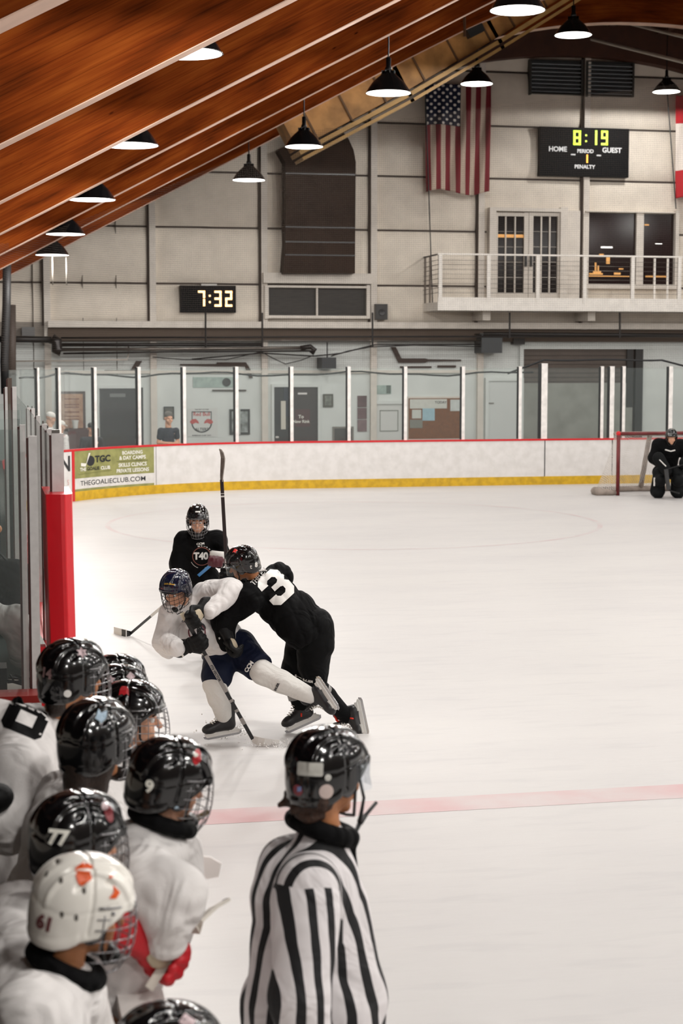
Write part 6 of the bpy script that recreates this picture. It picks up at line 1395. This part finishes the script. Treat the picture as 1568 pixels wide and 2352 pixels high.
decal_px('back_figure', poly_2d([[(0, .15), (.12, 0), (.5, 0), (.5, .3), (.3, .3), (.3, .7), (.5, .7), (.5, 1), (.12, 1), (0, .85)], [(.5, 0), (.88, 0), (1, .15), (1, .85), (.88, 1), (.5, 1), (.5, .7), (.72, .7), (.72, .3), (.5, .3)]], .1), BV[j8], 60, 1650, .13, mat('matt_black_print', '060607', .8, spec=.08), j8, rot=.45, nmix=.05, sx=1.25)
make_glove((A8(-70, 1850, -.35), np.stack([dC(0, .3, -1), dC(-.9, -.3, 0), nrm(np.cross(dC(0, .3, -1), dC(-.9, -.3, 0)))])), p8, s=1.2)
for a, b in zip(hp, ft): organic('sock', [C_(a, b, .1, .06)], M_sw, p8, .025, .02)
# loose stick blades over the boards
v, f = blade_mesh([A9(405, 1985, .3), A9(440, 1990, .3), A9(480, 1993, .3), A9(505, 1998, .3)], V(0, 0, 1), [.06, .078, .075, .045], .01)
o = thing('hockey_stick', 'pale stick with wide whitish blade sticking out right behind the number 9 player', 'hockey stick', tuple(A9(405, 1985, .3))); link('blade', v, f, mat('translucent_blade', 'f2eae6', .5), o); MB().bar(A9(405, 1985, .3), A9(330, 1990, .45), .026, .018).build('shaft', MATS['translucent_blade'], o)
v, f = blade_mesh([A9(393, 1880, .35), A9(402, 1900, .35), A9(412, 1925, .35), A9(420, 1945, .35)], dC(.9, .3, 0), [.03, .04, .042, .022], .01)
o = thing('hockey_stick', 'narrow pale blade hanging below the cage of the number 9 player', 'hockey stick', tuple(A9(393, 1880, .35))); link('blade', v, f, mat('greenish_white_blade', 'c9c9bf', .5), o); MB().bar(A9(393, 1880, .35), A9(350, 1800, .55), .026, .018).build('shaft', MATS['greenish_white_blade'], o)
v, f = blade_mesh([A9(425, 1885, .3), A9(440, 1886, .3), A9(452, 1882, .3)], V(0, 0, 1), [.05, .06, .04], .01)
o = thing('hockey_stick', 'short brown-ended stick held just below the cage of the number 9 player', 'hockey stick', tuple(A9(425, 1885, .3))); link('blade', v, f, MATS['translucent_blade'], o); MB().bar(A9(452, 1880, .3), A9(480, 1864, .3), .022, .016).build('shaft', mat('olive_brown', '6b5a3c', .6), o)
# ---------------- bench boards, side glass, red pad, scorer's box ----------------
bb = thing('bench_boards', 'white dasher boards along the players bench', 'rink boards', (X0, 3, 0))
MB().box((X0-.02, 2.0, 0), (X0+.08, 9.6, 1.02)).build('board_panel', M_board, bb); MB().box((X0-.04, 2.0, 1.02), (X0+.1, 9.6, 1.06)).build('cap_rail', mat('white_cap_rail', 'e0dcd8', .4), bb)
struct('floor', *(lambda b: (b.v, b.f))(MB().box((-3, 0, -.02), (X0-.03, 9.3, FLOORZ))), mat('black_rubber_floor', '1a1a1b', .8))
XP = X0-.02
Mal = M_alu
def spost_(Y, ztop, label, w_=.06, m=None, x=None, z0=1.1, dy=.045):
    x = XP if x is None else x; o = thing('glass_post', label, 'post', (x, Y, z0), 'upright aluminium posts of the side glass')
    MB().box((x-w_/2, Y-dy/2, z0), (x+w_/2, Y+dy/2, ztop)).build('upright', m or Mal, o); MB().box((x-w_/2-.012, Y-dy/2+.008, z0), (x-w_/2, Y+dy/2, ztop-.01)).build('gasket', mat('dark_red_gasket', '4a2622', .5), o)
    MB().box((x-w_/2-.03, Y+dy/2, z0), (x-w_/2+.01, Y+dy/2+.07, ztop+.01)).build('channel', mat('grey_channel', '6d6863', .4, .4), o)
    return o
def P_at(px, py, t): return at(px, py, t)
near = [(118, 146, 996, 9.9, 1135, 'broad pale post standing on the red padded end, rightmost of the cluster'), (107, 119, 985, 10.6, 1140, 'grey post just left of the broad pale post'), (96, 108, 974, 11.4, 1560, 'tall grey post with a dark channel left of the red pad'),
        (83, 92, 955, 13.2, 1500, 'brown-shadowed narrow post behind the red pad'), (72, 80, 938, 15.4, 1300, 'narrow pale post with the second highest top in the cluster'), (62, 70, 936, 17.5, 1250, 'thin white post left of the other cluster tops')]
for a, b, y0, t, yb_, l in near:
    Pl, Pr = at(a, y0, t), at(b, y0, t); o = thing('glass_post', l, 'post', ((Pl[0]+Pr[0])/2, Pl[1], .9)); zb_ = 1.06 if yb_ < 1500 else 0
    MB().box((Pl[0], Pl[1], zb_), (Pr[0], Pl[1]+.04, Pl[2])).build('upright', Mal, o)
    MB().box((Pl[0]-.012, Pl[1]+.005, zb_), (Pl[0], Pl[1]+.05, Pl[2]-.01)).build('gasket', mat('dark_red_gasket', '4a2622', .5), o)
    MB().box((Pl[0]+.005, Pl[1]+.04, zb_), (Pr[0]-.02, Pl[1]+.10, Pl[2]+.02)).build('channel', mat('grey_channel', '6d6863', .4, .4), o)
for a, b, y0, t, l in ((65, 85, 1002, 9.35, 'broad white post at the right end of the scorer box glass'), (45, 58, 976, 9.6, 'slimmer grey post just left of the broad white post of the scorer box'), (11, 17, 889, 14.5, 'thin white post at the far left edge'), (28, 38, 888, 15.0, 'tall pale post with the highest top near the left edge'), (17, 27, 868, 16.5, 'tall brown post between the two pale posts at the left edge')):
    Pl, Pr = at(a, y0, t), at(b, y0, t); o = thing('glass_post', l, 'post', ((Pl[0]+Pr[0])/2, Pl[1], 1.1)); MB().box((Pl[0], Pl[1], 1.06 if t < 12 else 0), (Pr[0], Pl[1]+.05, Pl[2])).build('upright', Mal if 'brown' not in l else mat('brown_post', '5b4c43', .5), o)
    MB().box((Pl[0]-.012, Pl[1]+.005, 1.06 if t < 12 else 0), (Pl[0], Pl[1]+.06, Pl[2]-.01)).build('gasket', MATS['dark_red_gasket'], o)
for y0, y1, t in ((y, y+1, 0) for y in ()): pass
sgi = 0
for (Ya, Yb_, zt_) in ((10.15, 10.75, 2.55), (10.95, 11.6, 2.55), (11.8, 13.3, 2.55), (13.6, 15.4, 2.56), (15.8, 17.9, 2.56), (18.2, 21, 2.56), (21.1, 24, 2.56), (24.1, 27, 2.56), (27.1, 30, 2.56)):
    o = thing('safety_glass', 'side glass sheet seen edge-on, %s one beyond the red padded end' % ORD[sgi], 'glass', (X0, (Ya+Yb_)/2, 1.1), 'side glass panes seen edge-on'); sgi += 1; MB().box((X0-.045, Ya, 1.1), (X0-.033, Yb_, zt_)).build('pane', M_glass, o)
# red padded end
pd = thing('red_padded_end', 'tall red vinyl pad wrapped round the end of the side boards', 'pad', (X0, 9.9, .2))
tpd = 9.75; pts_ = [(1135, 103, 168), (1160, 104, 168), (1300, 108, 171), (1440, 113, 175), (1500, 115, 176), (1620, 118, 178)]
v = []; f = []
for yy, a, b in pts_:
    c0, c1 = at(a, yy, tpd), at(b, yy, tpd); w_ = c1-c0; zz = c0[2]; br_ = [(0, .0), (.04, -.02), (.55, -.03), (.68, -.025), (.72, -.02), (.96, .03), (1, .08), (1, .6), (0, .6)]
    for u, d in br_: v.append((c0[0]+w_[0]*u, c0[1]+w_[1]*u+d, zz))
n = len(br_)
for i in range(len(pts_)-1):
    for k_ in range(n): f.append((i*n+k_, (i+1)*n+k_, (i+1)*n+(k_+1) % n, i*n+(k_+1) % n))
f.append(tuple(range(n))); o = link('pad', v, f, mat('red_vinyl', 'da1222', .32, folds=.06), pd)
# scorer's box: ledge with transverse glass
bx_ = thing('scorer_box', 'scorer box front with red ledge and white panel at the left edge', 'booth', (-1, 9.3, 0))
Lz = onY(40, 1592, 9.35); MB().box((-2.6, 9.3, FLOORZ), (Lz[0]+.18, 9.4, 1.0)).build('front_panel', mat('grey_white_panel', 'a7a8a5', .5, noise=.15, nscale=4), bx_)
MB().box((-2.6, 9.26, Lz[2]-.04), (X0-.13, 9.46, Lz[2])).build('red_ledge', mat('red_brown_ledge', '8e1d16', .4), bx_)
MB().box((-2.6, 9.5, 1.0), (X0-.12, 10.5, 1.04)).build('counter', mat('pale_counter', 'b7b1a8', .5), bx_)
MB().box((-2.6, 11.8, .2), (X0-.2, 11.9, 1.12)).build('rear_panel', mat('teal_grey_panel', '8b9a98', .5), bx_); MB().box((-2.6, 11.75, 1.12), (X0-.2, 11.95, 1.16)).build('rear_ledge', MATS['red_brown_ledge'], bx_)
MB().box((-2.6, 14.5, .2), (X0-.3, 14.6, 1.9)).build('back_partition', mat('dark_green_black', '131b19', .6), bx_)
for Y, y0, l in ((9.38, 987, 'nearest'), (11.8, 962, 'second'), (14.0, 942, 'third'), (16.0, 928, 'furthest')):
    zt_ = onY(40, y0, Y)[2]; o = thing('safety_glass', 'clear glass pane across the scorer box, the %s of four one behind another' % l, 'glass', (-1.2, Y, 1.1)); xr = onY(52 if Y < 10 else 45, y0, Y)[0]; MB().box((-2.6, Y, 1.08), (xr, Y+.012, zt_)).build('pane', M_glass, o)
def item(name, label, cat, lo, hi, m, **k): return tag(MB().box(lo, hi).build(name, m), label, cat)
c = onY(25, 1545, 9.8)
item('paper_sheet', 'white printed sheet lying on the scorer counter', 'paper', (c[0]-.22, 9.62, 1.042), (c[0]+.06, 9.86, 1.05), mat('paper_white', 'd6d2cc', .6, noise=.25, nscale=40))
item('red_booklet', 'small brick-red booklet on the scorer counter', 'booklet', (c[0]+.02, 9.75, 1.052), (c[0]+.14, 9.92, 1.065), mat('brick_red_print', '9a4a3a', .6))
item('control_box', 'black control box on the scorer counter behind the papers', 'box', (c[0]-.3, 10.0, 1.042), (c[0]-.02, 10.2, 1.2), M_black)
for k_ in range(5):
    r_ = random.Random(k_); pts = [(c[0]+.02+.035*k_+r_.uniform(-.08, .1), 10.05+r_.uniform(-.05, .1), 1.06+r_.uniform(0, .1)) for _ in range(5)]
    tag(MB().tube(pts, .007, 5).build('cable', M_ropeblk), 'tangled black cable heap on the scorer counter', 'cable', 'tangled cables on the scorer counter')
o = organic('grey_jacket', [C_((c[0]+.05, 11.0, 1.35), (c[0]+.12, 11.0, 1.12), .09, .12), C_((c[0]-.15, 11.0, 1.4), (c[0]+.05, 11.0, 1.3), .1, .08)], mat('grey_cloth', 'a9a9a6', .8, folds=.8), None, .014, .05, fold(90, .02, 20)); tag(o, 'crumpled grey jacket hung inside the scorer box', 'jacket')
MB().box((.235, 9.75, .25), (.31, 9.85, 1.36)).build('red_inner_panel', M_red, bx_)
# dark player inside the box
def p_dark():
    t = 12.6; A = lambda x, y, dt=0.: at(x-32, y, t+dt); p = person('player in dark jersey with a pale figure behind the side glass at the left edge', (A(-20, 1400)[0], A(-20, 1400)[1], 0))
    M = frame(A(-28, 960), dC(.9, -.1, .3)); nk = A(-32, 1010); ch = A(-34, 1070); pv = A(-30, 1240); L = [C_(ch, pv, .19, .18), C_(A(-34, 1050, .2), A(-34, 1050, -.2), .1), C_(nk, ch, .08, .14)]
    els = [A(-10, 1150, .25), A(-5, 1160, -.25)]; shs = [A(-34, 1050, .2), A(-34, 1050, -.2)]; wr = [A(2, 1215, .2), A(-8, 1220, -.2)]; ft = [V(pv[0], pv[1]+.1, .14), V(pv[0], pv[1]-.1, .14)]
    body(p, M, nk, [chain((nk, .06), (ch, .1), (pv, .1))]+[chain((a, .05), (b, .04), (c_, .03), (c_+RGT*.08, .035)) for a, b, c_ in zip(shs, els, wr)]+[chain((pv, .09), (f_, .05)) for f_ in ft], m=M_skin2, vox=.013)
    make_helmet(M, p, M_hblk, 1.05, .6)
    j = organic('jersey', L+[C_(a, b, .095, .085) for a, b in zip(shs, els)]+[C_(a, b, .08, .06) for a, b in zip(els, wr)], mat('dark_green_jersey', '0e1715', .7, folds=.6), p, .014, .05, fold(95, .015, 15))
    decal_px('sleeve_figure', text_2d('2', 1, .02, .3), BV[j], 2, 1080, .1, mat('mint_print', 'a8cdbd', .5), j, nmix=.4)
    organic('shorts', [C_(pv, f_, .17, .12) for f_ in ft], mat('orange_brown_pants', '4e2416', .7, folds=.5), p, .02, .03, cut=[(A(-20, 1380), (0, 0, -1))])
p_dark()
dk = thing('bench_bag', 'black equipment bag standing behind the side glass at left', 'bag', tuple(at(12, 1390, 12.4))); c = at(10, 1330, 12.4)
organic('bag_body', [C_(c-RGT*.15, c+RGT*.08, .16, .15), C_(c-V(0, 0, .15)-RGT*.15, c-V(0, 0, .15)+RGT*.08, .16)], M_sb, dk, .014, .05, fold(96, .02, 18)); MB().tube([c+V(-.12, -.05, .13), c+V(-.05, -.05, .22), c+V(.03, -.05, .13)], .012, 6).build('handle', M_strap, dk)

# powdered ice thrown up by the skates
def spray(name, label, px, py, n, sx, sz, seed):
    r = random.Random(seed); c = onZ(px, py, 0); mb = MB()
    for i in range(n):
        u = r.gauss(0, 1); q = c+RGT*u*sx+FH*r.gauss(0, .08)+V(0, 0, abs(r.gauss(0, sz))+.004); mb.sphere(q, r.uniform(.002, .006), 4)
    o = mb.build(name, mat('powder_snow', 'f4f2f0', .8), smooth=True); tag(o, label, 'snow', kind='stuff')
spray('snow_spray', 'white powdered ice thrown up at the front skate of the white-jersey skater', 520, 1690, 260, .09, .07, 1)
spray('snow_spray', 'white powdered ice scattered by the stick blade of the white-jersey skater', 625, 1712, 120, .14, .012, 2)
